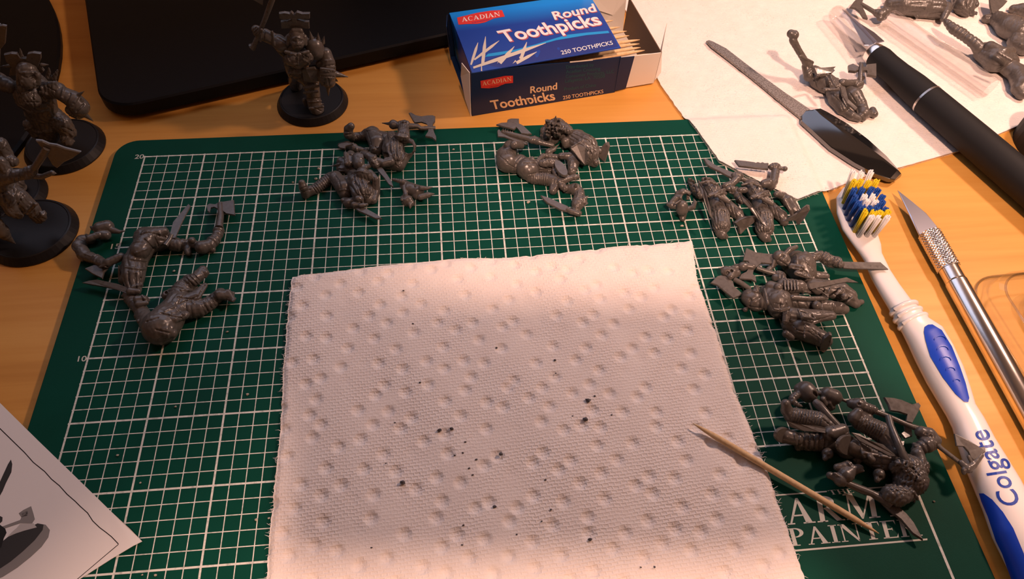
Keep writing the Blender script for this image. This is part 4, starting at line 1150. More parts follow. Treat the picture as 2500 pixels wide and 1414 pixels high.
mark(LA, 'torso', *[g(8, (1240 + 36 * k, 370), (1225 + 40 * k, 480), (1240 + 34 * k, 590)) for k in range(5)], r(12, (1210, 370), (1300, 350), (1420, 370)), g(8, (1200, 640), (1340, 650)), g(8, (1380, 600), (1340, 700)), r(11, (1420, 560), (1340, 690)), g(7, (1260, 660), (1330, 720)))
mark(LA, 'axe_arm', *ribs(8, (1350, 330), (1440, 330), 30, 4), *ribs(7, (1350, 225), (1430, 215), 40, 5))
LA = 'lower one of two running miniature kits, with ribbed boot and dagger'
mark(LA, 'leg', *ribs(7, (330, 990), (510, 860), 62, 9), g(8, (560, 800), (620, 880), (640, 960)), g(8, (760, 800), (770, 920), (740, 1010)), r(10, (630, 1000), (690, 985), (740, 1000)), g(8, (170, 980), (250, 950)), g(8, (190, 1020), (280, 990)), g(7, (700, 1040), (740, 1080)))
mark(LA, 'torso', *[g(8, (800 + 38 * k, 815), (810 + 42 * k, 900), (850 + 36 * k, 1030)) for k in range(5)], r(12, (780, 790), (870, 770), (980, 800)), g(8, (900, 1050), (1000, 1060)), g(7, (1040, 850), (1050, 1050)))
LA = 'miniature kit with smooth rounded back and ribbed leg, lying face down'
mark(LA, 'body', g(8, (470, 610), (620, 598), (820, 690)), g(8, (490, 650), (640, 650), (820, 735)), g(7, (540, 590), (740, 630)), r(13, (385, 740), (400, 650), (470, 580)), g(8, (365, 720), (385, 640), (445, 575)), *ribs(7, (610, 840), (790, 850), 74, 8), r(12, (925, 850), (890, 960)), g(8, (880, 830), (850, 940)), g(7, (270, 430), (290, 530)), g(7, (200, 560), (300, 640)), g(7, (290, 650), (380, 700)), g(6, (330, 500), (390, 560)), g(8, (560, 790), (700, 760), (860, 800)), g(7, (760, 690), (850, 790)))
LA = 'miniature kit with spiky fur collar and pleated coat near the mat edge'
mark(LA, 'coat', g(9, (1080, 270), (1290, 370), (1400, 470)), g(9, (1070, 310), (1250, 420), (1340, 540)), g(8, (1140, 255), (1330, 350)), g(8, (1060, 350), (1180, 420), (1290, 560)), r(11, (1090, 450), (1160, 410), (1230, 360)), g(8, (1320, 440), (1390, 520)))
LA = 'left one of two ribbed-leg kits, pale boot sole facing the towel'
mark(LA, 'leg', *ribs(7, (250, 350), (480, 405), 72, 11), *ribs(8, (300, 555), (520, 570), 74, 6), r(11, (270, 500), (285, 590)), g(8, (560, 520), (660, 600)), g(7, (500, 380), (590, 460)))
LA = 'right one of two ribbed-leg kits, long spear pointing at the logo'
mark(LA, 'leg', *ribs(7, (800, 400), (990, 495), 78, 10), r(11, (800, 570), (840, 700)), g(8, (860, 600), (1050, 690)), g(8, (880, 760), (1060, 760)), r(14, (885, 690), (905, 715)), g(7, (1020, 520), (1090, 620)), g(8, (960, 640), (990, 780)))
mark(LA, 'torso', r(10, (1100, 700), (1260, 760)), r(11, (1090, 760), (1150, 740), (1210, 790)), *ribs(8, (1120, 780), (1260, 880), 60, 6), g(8, (1230, 780), (1320, 850)), g(8, (1050, 960), (1200, 980)))
LA = 'grey miniature kit at the left with its arm holding an axe up the mat'
mark(LA, 'body', g(9, (640, 400), (720, 380), (860, 420)), g(8, (680, 440), (760, 520)), g(8, (560, 620), (700, 640)), r(11, (520, 680), (640, 700), (690, 690)), g(8, (540, 720), (560, 860)), g(8, (600, 700), (610, 860)), g(8, (650, 700), (650, 820)), g(7, (760, 400), (800, 500)), r(10, (600, 560), (700, 520)))
LA = 'grey miniature kit at the left lying head down with a straight sword'
mark(LA, 'body', r(11, (860, 1060), (940, 1020), (1020, 1090)), g(9, (820, 1080), (900, 1100), (1000, 1120)), g(8, (960, 940), (1100, 960)), g(8, (980, 1000), (1150, 930), (1200, 840)), r(12, (1000, 880), (1090, 880)), *ribs(8, (1050, 830), (1120, 760), 50, 4), *ribs(8, (1200, 1010), (1300, 950), 55, 4), g(8, (700, 1150), (800, 1120)), g(8, (780, 1220), (900, 1250)))
LA = 'single grey miniature kit with one arm flung up on the dusty towel'
mark(LA, 'torso', g(8, (600, 830), (640, 760), (760, 740)), r(11, (760, 740), (800, 830), (850, 910)), g(8, (660, 930), (740, 900), (780, 830)), r(10, (700, 950), (860, 930), (930, 960)), g(8, (520, 720), (560, 800), (600, 900)), g(7, (820, 850), (900, 930)))
mark(LA, 'leg', g(8, (800, 1000), (900, 1100), (930, 1200)), g(8, (870, 1010), (960, 1150)), g(8, (1020, 980), (1100, 1100)), g(7, (1100, 980), (1170, 1100)), r(11, (1130, 1150), (1230, 1150)))
LA = 'assembled armoured miniature raising an axe in front of the monitor foot'
mark(LA, 'helmet', g(10, (600, 440), (628, 452)), g(10, (660, 452), (690, 440)), r(9, (645, 400), (645, 480)), g(8, (610, 500), (680, 500)), r(10, (590, 420), (640, 400), (700, 420)), g(7, (575, 360), (580, 480)), g(7, (710, 360), (705, 480)))
mark(LA, 'torso', r(12, (540, 600), (600, 580), (650, 620), (640, 690), (580, 690), (545, 640), (540, 600)), g(8, (660, 560), (760, 620)), g(9, (560, 720), (720, 720)), r(10, (700, 680), (800, 640)), g(8, (640, 560), (640, 720)), g(8, (530, 540), (620, 560)))
mark(LA, 'gauntlet_arm', r(11, (905, 660), (1020, 650)), g(8, (900, 720), (1040, 700)), r(11, (890, 770), (1050, 770)), g(8, (900, 820), (1040, 830)), g(8, (940, 850), (935, 910)), g(8, (980, 850), (985, 920)))
mark(LA, 'leg', g(8, (730, 900), (860, 900)), g(8, (750, 1070), (890, 1060)), r(11, (770, 1100), (900, 1090)), g(7, (800, 1150), (900, 1200)))
mark(LA, 'axe_arm', r(11, (375, 340), (395, 500)), g(8, (290, 330), (280, 440)), g(8, (430, 400), (520, 460)), *ribs(7, (180, 320), (230, 370), 36, 4))
LA = 'assembled spiky miniature with a crested helm at the left edge'
mark(LA, 'torso', r(14, (200, 860), (300, 820), (420, 850)), g(9, (220, 930), (420, 930)), g(9, (300, 820), (310, 1000)), r(12, (180, 960), (280, 1020), (440, 1000)), g(9, (420, 780), (520, 840)))
mark(LA, 'legs', r(13, (300, 1080), (420, 1060), (520, 1090)), g(9, (340, 1120), (420, 1260)), g(9, (460, 1120), (560, 1230)), r(12, (330, 1200), (470, 1190)), g(9, (560, 1150), (660, 1190)))
mark(LA, 'helmet', g(12, (205, 690), (240, 705)), g(12, (275, 705), (310, 690)), r(12, (180, 660), (330, 660)), r(11, (200, 740), (200, 790)), r(11, (315, 740), (315, 790)))
mark(LA, 'gauntlet_arm', r(12, (580, 800), (560, 900)), g(9, (640, 850), (600, 950)), r(12, (700, 890), (640, 990)), g(9, (760, 950), (690, 1020)))
LA = 'assembled miniature striding at the lower left edge, axe swung out over the desk'
mark(LA, 'legs', r(13, (150, 560), (100, 700)), g(9, (220, 620), (160, 720)), r(12, (300, 690), (240, 780)), g(9, (330, 760), (290, 800)), g(9, (20, 560), (60, 700)))
mark(LA, 'axe_arm', r(12, (120, 370), (130, 480)), g(9, (180, 370), (190, 470)), r(12, (240, 360), (250, 460)))

# ------------------------------------------------------------------ plastic miniatures
class Mini:
    """one loose kit or figure; coordinates are those of an enlarged crop of the photo"""
    def __init__(s, name, view, x, y, label, cat='miniature', group='unpainted plastic miniatures', z=0):
        s.v = view; s.t = thing(name, view.p(x, y, z) if not isinstance(view, Upright) else view.base, label, cat, group)
    def clay(s): return Clay(s.v)
    def plate(s, name, pts, z=.3, th=.07, bevel=.02, parent=None):
        q = [s.v.p(p[0], p[1], p[2] if len(p) > 2 else z) for p in pts]
        v, f = plate_data(q, th, bevel)
        return obj(name, v, f, M_plastic, parent or s.t, smooth=False)
    def rod(s, name, *pts, parent=None, n=10):
        q = [s.v.pr(p) for p in pts]
        v, f = tube_data([p for p, _ in q], [r for _, r in q], n)
        return obj(name, v, f, M_plastic, parent or s.t, smooth=True, sharp=.9)
    def skull(s, x, y, r, z=None, dx=0, dy=1, name='skull'):
        _n = math.hypot(dx, dy); dx, dy = dx / _n, dy / _n
        c = s.clay(); zz = (z,) if z is not None else ()
        c.ball(x, y, r, *zz).limb((x + dx * r * .6, y + dy * r * .6, r * .62, *zz), (x + dx * r * 1.0, y + dy * r * 1.0, r * .5, *zz))
        z1 = (z if z is not None else s.v.r(x, y, r) * .85) + s.v.r(x, y, r) * .55
        for k in (-1, 1):
            ex, ey = x + dx * r * .35 + dy * k * r * .45, y + dy * r * .35 - dx * k * r * .45
            c.cut((ex, ey, r * .26, z1), (ex, ey, r * .26, z1 + .1))
        return c.build(name, M_plastic, s.t, h=.028)

# ---- group at the left of the mat: two kits
V1 = View(160, 460, 3.535)
m = Mini('miniature_figure', V1, 700, 600, 'grey miniature kit at the left with its arm holding an axe up the mat')
c = m.clay()
c.limb((690, 430, 95), (790, 440, 100), (860, 445, 75), fold=(.06, 9))
c.limb((700, 470, 95), (640, 560, 90), (600, 640, 95), fold=(.05, 8))
c.limb((600, 640, 95), (585, 760, 88), (590, 870, 60), fold=(.09, 9))
c.limb((560, 640, 50), (530, 700, 60), (500, 790, 40), fold=(.08, 6))
c.limb((640, 540, 75, .7), (720, 420, 70, .75), k=.06).limb((760, 390, 45, .8), (850, 370, 35, .7))
c.spike(690, 400, 20, 700, 370, .9, 1.1).spike(470, 760, 16, 455, 655, .3, .7)
c.build('body', M_plastic, m.t, rough=.014)
c = m.clay(); c.limb((870, 460, 55), (960, 490, 60), (1040, 480, 42), rib=(.08, 4)).limb((1040, 490, 36), (1060, 560, 26)).limb((1080, 470, 40), (1150, 500, 36)).limb((1180, 510, 60), (1250, 490, 48)).limb((1260, 470, 52), (1310, 420, 40), (1325, 350, 46), rib=(.1, 4)).ball(1270, 530, 26).ball(1090, 450, 30, .5)
c.build('arm', M_plastic, m.t, rough=.012)
m.rod('axe_haft', (1325, 340, 34, .32), (1340, 240, 26, .32), (1335, 130, 22, .32))
m.plate('axe_blade', [(1215, 145), (1240, 130), (1290, 135), (1330, 110), (1365, 112), (1452, 98), (1462, 228), (1390, 216), (1355, 190), (1352, 150), (1310, 175), (1280, 158), (1250, 165), (1240, 205), (1222, 195)], .36, .08)
m.rod('sword_hilt', (860, 495, 24, .5), (900, 440, 22, .5), (915, 400, 20, .55))
m.plate('sword_blade', [(890, 430, .55), (925, 290, .6), (1000, 200, .62), (1062, 132, .62), (1078, 150, .62), (1010, 280, .6), (945, 430, .55)], th=.06)
c = m.clay(); c.limb((480, 590, 34, .55), (370, 640, 36, .5), (330, 655, 30, .45)).limb((330, 650, 40, .4), (250, 610, 42), (170, 580, 50), (115, 500, 52), (140, 450, 45), (215, 440, 42), rib=(.07, 7)).limb((210, 430, 30, .5), (290, 400, 28, .5))
c.build('arm', M_plastic, m.t, rough=.014)
c = m.clay(); c.limb((300, 345, 55, .5), (360, 330, 55, .5), k=.06).limb((310, 400, 45, .4), (350, 405, 40, .4)).limb((290, 345, 26, .45), (240, 345, 20, .4)).spike(240, 345, 22, 205, 325, .4, .5).limb((400, 360, 30, .45), (460, 375, 18, .4)).spike(460, 375, 16, 525, 365, .4, .42).spike(370, 300, 18, 385, 275, .6, .7)
c.build('horned_helmet', M_plastic, m.t, h=.03, rough=.012)
m.plate('cleaver_blade', [(165, 690), (240, 660), (320, 650), (385, 660), (330, 720), (315, 775), (230, 735)], .34, .08)

m = Mini('miniature_figure', V1, 850, 1100, 'grey miniature kit at the left lying head down with a straight sword')
c = m.clay()
c.limb((820, 1200, 150), (880, 1130, 135), k=.1).limb((740, 1190, 90), (690, 1120, 70)).limb((880, 1120, 120), (980, 1000, 105), fold=(.06, 10))
c.limb((960, 970, 90), (1010, 880, 85), (1090, 800, 62), rib=(.05, 6)).limb((1090, 800, 58, .45), (1150, 760, 45, .4), (1185, 705, 38, .4)).limb((1160, 740, 46, .35), (1205, 730, 32, .4))
c.limb((1020, 1050, 85), (1140, 1040, 75), (1240, 1000, 62), rib=(.05, 6)).limb((1250, 990, 58), (1340, 910, 50)).limb((1330, 920, 48, .4), (1420, 930, 36, .3)).limb((1400, 900, 30, .4), (1440, 960, 24, .3))
c.limb((1000, 980, 60, .55), (1120, 930, 50, .55), (1200, 840, 26, .5), flat=1.4)
c.limb((820, 1070, 34, .95), (940, 1130, 34, .8), (1040, 1090, 30, .6)).limb((860, 1230, 60, .75), (920, 1250, 40, .6))
c.build('body', M_plastic, m.t, rough=.016)
m.skull(878, 925, 46, .35, .3, -.5)
c = m.clay(); c.limb((690, 1130, 70), (650, 1050, 55), (600, 1000, 50)).limb((600, 1000, 52), (570, 960, 50), (540, 905, 46), rib=(.1, 4)).limb((620, 960, 34, .5), (690, 950, 24, .45)).limb((630, 1000, 30, .5), (700, 990, 18, .45)).limb((560, 890, 34, .45), (630, 890, 22, .45))
c.build('arm', M_plastic, m.t, rough=.014)
m.plate('sword_blade', [(135, 812, .32), (200, 793, .34), (270, 784, .38), (440, 820, .42), (620, 880, .45), (610, 915, .42), (560, 920, .40), (460, 880, .38), (340, 850, .34), (230, 832, .32)], th=.08, bevel=.05)

# ---- group at the top: two running kits and a horned head
V2 = View(700, 260, 4.875)
m = Mini('miniature_figure', V2, 1200, 500, 'upper one of two running miniature kits, holding a long hooked axe')
c = m.clay()
c.limb((765, 235, 42, .9), (735, 270, 50, .75), (735, 330, 55, .55), (790, 370, 52), k=.06)
c.limb((790, 365, 50), (940, 355, 56), rib=(.07, 9)).limb((960, 330, 70), (1020, 330, 92), (1070, 420, 100), k=.1)
c.limb((1070, 430, 98), (1060, 520, 70), k=.06).limb((1120, 370, 80), (1200, 400, 90), k=.08)
c.build('leg', M_plastic, m.t, rough=.008)
c = m.clay()
c.limb((1250, 390, 95), (1270, 520, 125), (1290, 620, 110), fold=(.11, 11)).limb((1320, 400, 85), (1400, 400, 60), k=.06).limb((1180, 690, 60), (1260, 680, 70), (1330, 700, 70)).limb((1340, 700, 70), (1400, 610, 62), (1500, 515, 36, .5)).limb((1400, 400, 50, .6), (1490, 420, 28, .75), (1520, 470, 22, .7), (1500, 520, 28, .6))
c.cut((1440, 490, 66, 1.0), (1450, 500, 60, .45)).cut((1175, 580, 46, .9), (1170, 590, 40, .4))
c.limb((1350, 360, 50, .9), (1420, 370, 40, .85))
c.build('torso', M_plastic, m.t, rough=.012)
c = m.clay(); c.limb((1400, 350, 66, .6), (1390, 300, 66, .6), (1390, 250, 62, .6)).limb((1335, 225, 48, .6), (1420, 215, 56, .6), rib=(.09, 5)).limb((1270, 215, 56, .58), (1340, 225, 32, .58), k=.03).spike(1215, 205, 18, 1115, 195, .58, .5).limb((1350, 330, 30, .7), (1370, 270, 28, .75))
for q in range(4): c.spike(1370 + q * 18, 190, 9, 1376 + q * 18, 172, .85, .95)
c.build('axe_arm', M_plastic, m.t, rough=.010)
m.rod('axe_haft', (1430, 235, 40, .55), (1560, 235, 30, .5), (1600, 262, 24, .45), (1700, 258, 28, .42), (1770, 258, 22, .42))
m.plate('axe_blade', [(1450, 72), (1475, 68), (1530, 100), (1600, 112), (1680, 100), (1740, 100), (1768, 112), (1766, 170), (1738, 205), (1748, 275), (1758, 310), (1780, 360), (1778, 405), (1730, 368), (1650, 352), (1685, 300), (1692, 240), (1670, 200), (1600, 178), (1520, 188), (1500, 160)], .46, .09, .03)
c = m.clay(); c.limb((930, 570, 45, .6), (970, 590, 42, .65), (1030, 620, 48, .65)).limb((1020, 640, 50, .6), (1060, 700, 44, .5)).limb((1060, 650, 40, .55), (1150, 680, 45, .5), (1240, 660, 50, .5))
c.build('knife_arm', M_plastic, m.t, rough=.016)
m.plate('knife_blade', [(1045, 705), (1080, 680), (1120, 700), (1180, 780), (1250, 890), (1270, 955), (1220, 930), (1160, 850), (1090, 770)], .45, .07, .03)

m = Mini('miniature_figure', V2, 750, 900, 'lower one of two running miniature kits, with ribbed boot and dagger')
c = m.clay()
c.limb((180, 910, 40, .75), (195, 960, 50, .6), (225, 1050, 50)).limb((225, 1050, 48), (290, 1000, 60), (340, 985, 60), k=.06).limb((340, 985, 62), (520, 850, 66), rib=(.06, 8)).limb((530, 840, 60), (580, 850, 80), (680, 970, 98), k=.1).limb((680, 970, 98), (690, 1040, 70), k=.08).limb((650, 900, 70), (760, 890, 80), k=.08)
c.build('leg', M_plastic, m.t, rough=.008)
c = m.clay()
c.limb((800, 830, 80), (850, 900, 128), (900, 1020, 120), fold=(.11, 11)).limb((900, 800, 75, .8), (960, 830, 60, .7)).limb((930, 1040, 80), (960, 1110, 60)).limb((990, 790, 40, .6), (1060, 870, 42, .55), (1060, 1010, 50), (1030, 1120, 46)).cut((990, 900, 40, .9), (995, 940, 30, .5))
c.build('torso', M_plastic, m.t, rough=.012)
c = m.clay(); c.limb((650, 655, 56), (700, 690, 55)).limb((640, 740, 50), (720, 740, 60), (800, 790, 60)).limb((760, 580, 55, .5), (740, 680, 55, .5)).limb((850, 620, 72, .6), (860, 690, 66, .55)).limb((910, 740, 36, .5), (1000, 700, 26, .5)).limb((900, 570, 40, .5), (980, 575, 30, .5)).limb((700, 560, 24, .7), (710, 680, 26, .75)).spike(620, 690, 20, 520, 716, .35, .25)
c.build('backpack', M_plastic, m.t, rough=.016)
c = m.clay(); c.limb((640, 465, 34), (720, 460, 46), (800, 490, 50)).limb((800, 500, 46), (890, 520, 36), (960, 530, 26))
c.build('axe_hand', M_plastic, m.t, rough=.014)
m.plate('axe_blade', [(605, 465), (640, 438), (720, 428), (790, 445), (700, 470), (690, 500), (630, 490)], .62, .08)
c = m.clay(); c.limb((690, 1120, 44), (740, 1150, 58), (830, 1120, 52)).limb((850, 1100, 40, .5), (880, 1110, 36, .45)).limb((800, 1170, 36, .35), (870, 1170, 26, .35)).limb((880, 1180, 26, .4), (950, 1170, 20, .35))
c.build('dagger_hand', M_plastic, m.t, rough=.016)
m.plate('dagger_blade', [(780, 1190), (850, 1168), (930, 1200), (1080, 1285), (1135, 1330), (1060, 1332), (960, 1290), (850, 1240)], .30, .08, .04)

m = Mini('horned_head', V2, 1500, 1010, 'loose horned miniature head lying right of the running kits', 'miniature part')
c = m.clay(); c.limb((1400, 930, 56), (1470, 980, 72), (1560, 1010, 76), k=.08).limb((1550, 1060, 52), (1600, 1075, 40)).limb((1600, 970, 30, .5), (1660, 975, 24, .45)).spike(1660, 975, 24, 1745, 962, .45, .5).limb((1590, 1080, 36, .35), (1680, 1055, 34, .35)).spike(1680, 1052, 34, 1765, 1038, .35, .4).limb((1390, 900, 30, .4), (1260, 868, 16, .4), rib=(.15, 5)).limb((1400, 960, 30, .3), (1420, 1060, 26, .25)).spike(1530, 950, 14, 1527, 920, .7, .85)
c.build('head', M_plastic, m.t, h=.028, rough=.012)
c = m.clay(); c.limb((1390, 1090, 36), (1440, 1120, 62), (1480, 1150, 46)).spike(1470, 1170, 26, 1470, 1225, .2, .15).spike(1370, 1110, 20, 1350, 1095, .3, .35)
c.build('jaw_guard', M_plastic, m.t, h=.028, rough=.014)

# ---- group at the top centre: two kits
V3 = View(1180, 270, 5.05)
m = Mini('miniature_figure', V3, 500, 700, 'miniature kit with smooth rounded back and ribbed leg, lying face down')
c = m.clay()
c.limb((270, 560, 115), (290, 640, 125), k=.1).limb((330, 450, 85), (300, 540, 110), k=.1).limb((250, 640, 90), (380, 680, 95), k=.08).limb((380, 420, 50, .9), (460, 430, 46, .6))
c.limb((430, 670, 100), (450, 640, 100), k=.03).limb((540, 720, 130), (560, 740, 122), k=.08).limb((540, 680, 100), (720, 700, 80), (830, 740, 50), fold=(.1, 12))
c.limb((590, 830, 72), (800, 850, 78), rib=(.05, 7)).limb((800, 850, 76), (900, 880, 80), k=.05).limb((890, 900, 70), (860, 990, 50), k=.06).spike(270, 440, 22, 265, 405, 1.0, 1.3)
c.build('body', M_plastic, m.t, rough=.008)
c = m.clay(); c.limb((720, 650, 48, .6), (820, 640, 52, .6), (880, 650, 50, .55), rib=(.1, 5)).limb((880, 740, 40, .4), (900, 800, 36, .35)).limb((1080, 590, 60, .4), (1110, 660, 66, .4), (1090, 760, 52, .35)).limb((960, 560, 40, .5), (1060, 560, 46, .5))
c.build('hip_gear', M_plastic, m.t, rough=.018)
el = [(960 + 112 * math.cos(a) * .62 - 62 * math.sin(a) * .74, 705 + 112 * math.cos(a) * .80 + 62 * math.sin(a) * .55) for a in np.linspace(0, 2 * PI, 20)[:-1]]
m.plate('boot_sole', el, .85, .12, .02)
c = m.clay(); c.limb((940, 880, 40, .4), (1000, 860, 44, .45), (1060, 840, 36, .45)).limb((1060, 835, 34, .45), (1160, 818, 30, .45)).limb((970, 930, 40, .35), (1010, 960, 40, .3)).spike(1000, 960, 36, 985, 1005, .3, .15)
c.build('hand', M_plastic, m.t, rough=.014)
c = m.clay(); c.limb((1040, 960, 50), (1130, 970, 72), (1180, 1010, 66), k=.08).limb((1190, 1040, 66), (1160, 1170, 76), rib=(.06, 5)).limb((1150, 1180, 60), (1140, 1240, 50)).ball(1182, 1268, 32).spike(1240, 1080, 22, 1300, 1052, .4, .45).spike(1140, 930, 20, 1140, 888, .5, .7).limb((1240, 1090, 40, .35), (1250, 1130, 30, .3))
c.build('knife_arm', M_plastic, m.t, rough=.014)
m.rod('knife_hilt', (1030, 1215, 32, .3), (1090, 1250, 36, .3), (1180, 1275, 30, .28))
m.plate('knife_blade', [(705, 1040), (770, 1058), (830, 1075), (960, 1140), (1050, 1180), (1035, 1240), (960, 1225), (850, 1170), (785, 1135), (740, 1090)], .34, .08, .04)

m = Mini('miniature_figure', V3, 1150, 400, 'miniature kit with spiky fur collar and pleated coat near the mat edge')
c = m.clay()
c.limb((830, 210, 80), (900, 230, 130), (980, 260, 110), k=.1).limb((770, 260, 70), (800, 330, 80), (860, 350, 70))
for q in range(26):
    a = random.uniform(0, 2 * PI); rr = random.uniform(20, 120)
    x, y = 890 + rr * math.cos(a) * 1.2, 230 + rr * math.sin(a); c.spike(x, y, 24, x - random.uniform(5, 35), y - random.uniform(10, 40), .75, 1.25, 4)
c.spike(895, 130, 26, 893, 70, .9, 1.2).limb((950, 180, 46, .8), (1060, 250, 46, .8))
c.build('fur_collar', M_plastic, m.t, rough=.022, freq=46)
c = m.clay()
c.limb((1080, 320, 80), (1150, 370, 130), (1250, 450, 150), (1290, 530, 130), fold=(.07, 12), k=.1).limb((1010, 380, 52, .5), (1020, 420, 46, .4)).limb((1150, 520, 80), (1240, 600, 80), k=.06).limb((1300, 620, 50), (1370, 650, 52), k=.04).ball(1390, 640, 36, .3).limb((1380, 480, 60, .4), (1430, 500, 40, .4))
c.limb((1090, 460, 18, .95), (1190, 390, 18, 1.1), (1300, 480, 18, 1.0)).limb((1090, 470, 16, .95), (1240, 650, 16, .55)).spike(1310, 330, 22, 1320, 300, .9, 1.1)
c.build('coat', M_plastic, m.t, rough=.010)
m.plate('chest_plate', [(1085, 470, .98), (1150, 420, 1.08), (1220, 380, 1.12), (1260, 450, 1.08), (1300, 570, .95), (1250, 670, .62), (1170, 590, .80)], th=.08)
m.plate('boot_sole', [(1400, 555, .25), (1450, 450, .6), (1500, 395, .8), (1535, 385, .8), (1548, 440, .75), (1520, 540, .5), (1490, 632, .2), (1440, 605, .15)], th=.12)
c = m.clay(); c.limb((240, 265, 26, .55), (330, 290, 30, .6), (560, 350, 34, .65), (600, 365, 44, .65)).limb((610, 355, 48, .65), (690, 385, 44, .65), rib=(.12, 4)).limb((690, 390, 34, .65), (850, 430, 28, .6))
for q in range(5): c.spike(240 + q * 28, 245 + q * 8, 11, 250 + q * 28, 212 + q * 9, .65, .8)
c.build('weapon_haft', M_plastic, m.t, h=.028, rough=.010)
m.plate('weapon_blade', [(172, 245), (190, 228), (225, 270), (330, 300), (480, 350), (550, 405), (525, 415), (400, 375), (260, 322), (178, 315)], .58, .07, .02)
m.plate('axe_blade', [(158, 168), (215, 148), (290, 142), (300, 105), (340, 92), (440, 94), (442, 152), (500, 185), (600, 285), (540, 288), (470, 278), (440, 235), (410, 200), (380, 230), (330, 215), (240, 192)], .40, .09, .03)
c = m.clay(); c.ball(810, 510, 46, .4).limb((830, 500, 30, .45), (870, 480, 28, .45)).spike(860, 480, 24, 940, 410, .45, .6).limb((740, 560, 34, .35), (680, 610, 30, .3)).ball(600, 595, 30, .5).limb((780, 560, 34, .3), (850, 570, 36, .3), (930, 580, 40, .3))
c.build('small_gear', M_plastic, m.t, h=.028, rough=.012)

# ---- group at the upper right: two kits with swords and a loose head
V4 = View(1600, 370, 5.952)
def swordsman(label, dx, dy, k, variant):
    def P(x, y): return dx + k * (x - 800), dy + k * (y - 700)
    m = Mini('miniature_figure', V4, *P(850, 750), label)
    def L(c, *pts, **kw): return c.limb(*[(*P(p[0], p[1]), p[2] * k, *p[3:]) for p in pts], **kw)
    c = m.clay()
    L(c, (760, 480, 105), (820, 560, 115), k=.1, fold=(.05, 8)); L(c, (820, 560, 110), (890, 700, 105), k=.1); L(c, (880, 740, 100), (900, 800, 108), k=.08)
    L(c, (640, 460, 16, .95), (760, 430, 18, 1.05), (900, 480, 18, .9)); L(c, (760, 440, 16, 1.02), (840, 580, 16, 1.0))
    L(c, (900, 570, 50), (1010, 520, 46), (1080, 480, 44)); L(c, (780, 640, 30, .95), (920, 590, 30, .95), (1000, 560, 28, .8))
    c.build('torso', M_plastic, m.t, rough=.010)
    c = m.clay()
    L(c, (910, 820, 100), (940, 930, 125), (960, 1080, 118), (950, 1120, 90), fold=(.12, 15)); L(c, (940, 1180, 70), (970, 1215, 66), k=.05); L(c, (980, 1200, 56), (1020, 1240, 40))
    c.build('skirt', M_plastic, m.t, rough=.006)
    c = m.clay()
    L(c, (1010, 700, 50), (1100, 830, 80), (1190, 900, 80), k=.08, fold=(.06, 7)); L(c, (1200, 900, 76), (1240, 990, 60), k=.06)
    c.build('leg', M_plastic, m.t, rough=.008)
    c = m.clay()
    for s_ in (-1, 0, 1): L(c, (950 + 34 * s_, 620, 15, .85), (1040 + 40 * s_, 720, 15, .72))
    L(c, (870, 640, 26, .95), (960, 600, 26, .9), (1020, 610, 24, .8)); L(c, (930, 660, 24, .9), (1060, 740, 22, .7))
    c.build('belt_pouch', M_plastic, m.t, h=.026)
    return m, P, L
m, P, L = swordsman('left one of two swordsman kits, its blade reaching onto the mat grid', 800, 700, 1.0, 0)
m.plate('boot_sole', [(1160, 1040, .45), (1240, 985, .6), (1320, 955, .65), (1455, 945, .55), (1470, 985, .4), (1430, 1040, .3), (1330, 1120, .2), (1240, 1208, .1), (1225, 1200, .1), (1215, 1110, .25)], th=.14)
c = m.clay(); c.limb((560, 520, 55), (600, 590, 62), (660, 640, 60)).limb((500, 420, 34), (540, 500, 44))
for x, y, tx, ty in ((500, 420, 475, 372), (530, 430, 520, 380), (560, 450, 560, 410), (520, 480, 490, 450), (560, 540, 525, 510), (570, 580, 530, 560)): c.spike(x, y, 20, tx, ty, .5, .75)
c.spike(735, 400, 20, 728, 372, .8, 1.0).limb((690, 400, 24, .75), (780, 395, 22, .75))
c.build('spiked_shoulder', M_plastic, m.t, rough=.014)
m.plate('long_knife', [(612, 405, .95), (640, 415, 1.0), (700, 520, 1.1), (745, 600, 1.1), (760, 680, 1.05), (800, 800, .95), (832, 985, .75), (790, 930, .80), (720, 760, .95), (690, 640, 1.05), (640, 520, 1.05)], th=.09, bevel=.04)
c = m.clay(); c.limb((1020, 500, 50, .5), (1100, 480, 50, .5), (1180, 400, 56, .5)).limb((1150, 350, 56, .5), (1230, 350, 56, .5), rib=(.1, 4)).spike(1240, 350, 26, 1290, 350, .5, .5).limb((1260, 400, 36, .4), (1350, 430, 30, .35))
c.build('sword_arm', M_plastic, m.t, rough=.012)
m.plate('sword_blade', [(700, 98), (730, 95), (790, 130), (850, 180), (1000, 250), (1165, 315), (1140, 392), (1040, 345), (930, 285), (800, 225), (745, 178)], .50, .09, .04)

m, P, L = swordsman('right one of two swordsman kits, sword laid over the dusty towel', 1425, 730, 1.02, 1)
m.plate('boot_sole', [(1880, 1010, .35), (1960, 960, .5), (2060, 900, .55), (2130, 845, .75), (2205, 788, .9), (2245, 795, .85), (2250, 850, .8), (2180, 970, .5), (2090, 1075, .2), (2060, 1065, .15), (2040, 1010, .2)], th=.14)
c = m.clay(); c.limb((1760, 620, 44, .5), (1850, 650, 60), (1930, 720, 80), (2010, 830, 70), k=.08, fold=(.06, 7)).limb((2010, 840, 66), (2070, 890, 55)).limb((1880, 700, 30, .8), (1960, 850, 28, .6), (1990, 930, 24, .4))
c.build('leg', M_plastic, m.t, rough=.010)
m.plate('long_knife', [(1225, 600, .95), (1280, 640, 1.0), (1340, 690, 1.05), (1390, 740, 1.05), (1420, 800, 1.0), (1500, 900, .85), (1590, 1030, .65), (1625, 1098, .6), (1560, 1050, .65), (1460, 940, .80), (1370, 820, .95), (1280, 730, 1.0)], th=.09, bevel=.04)
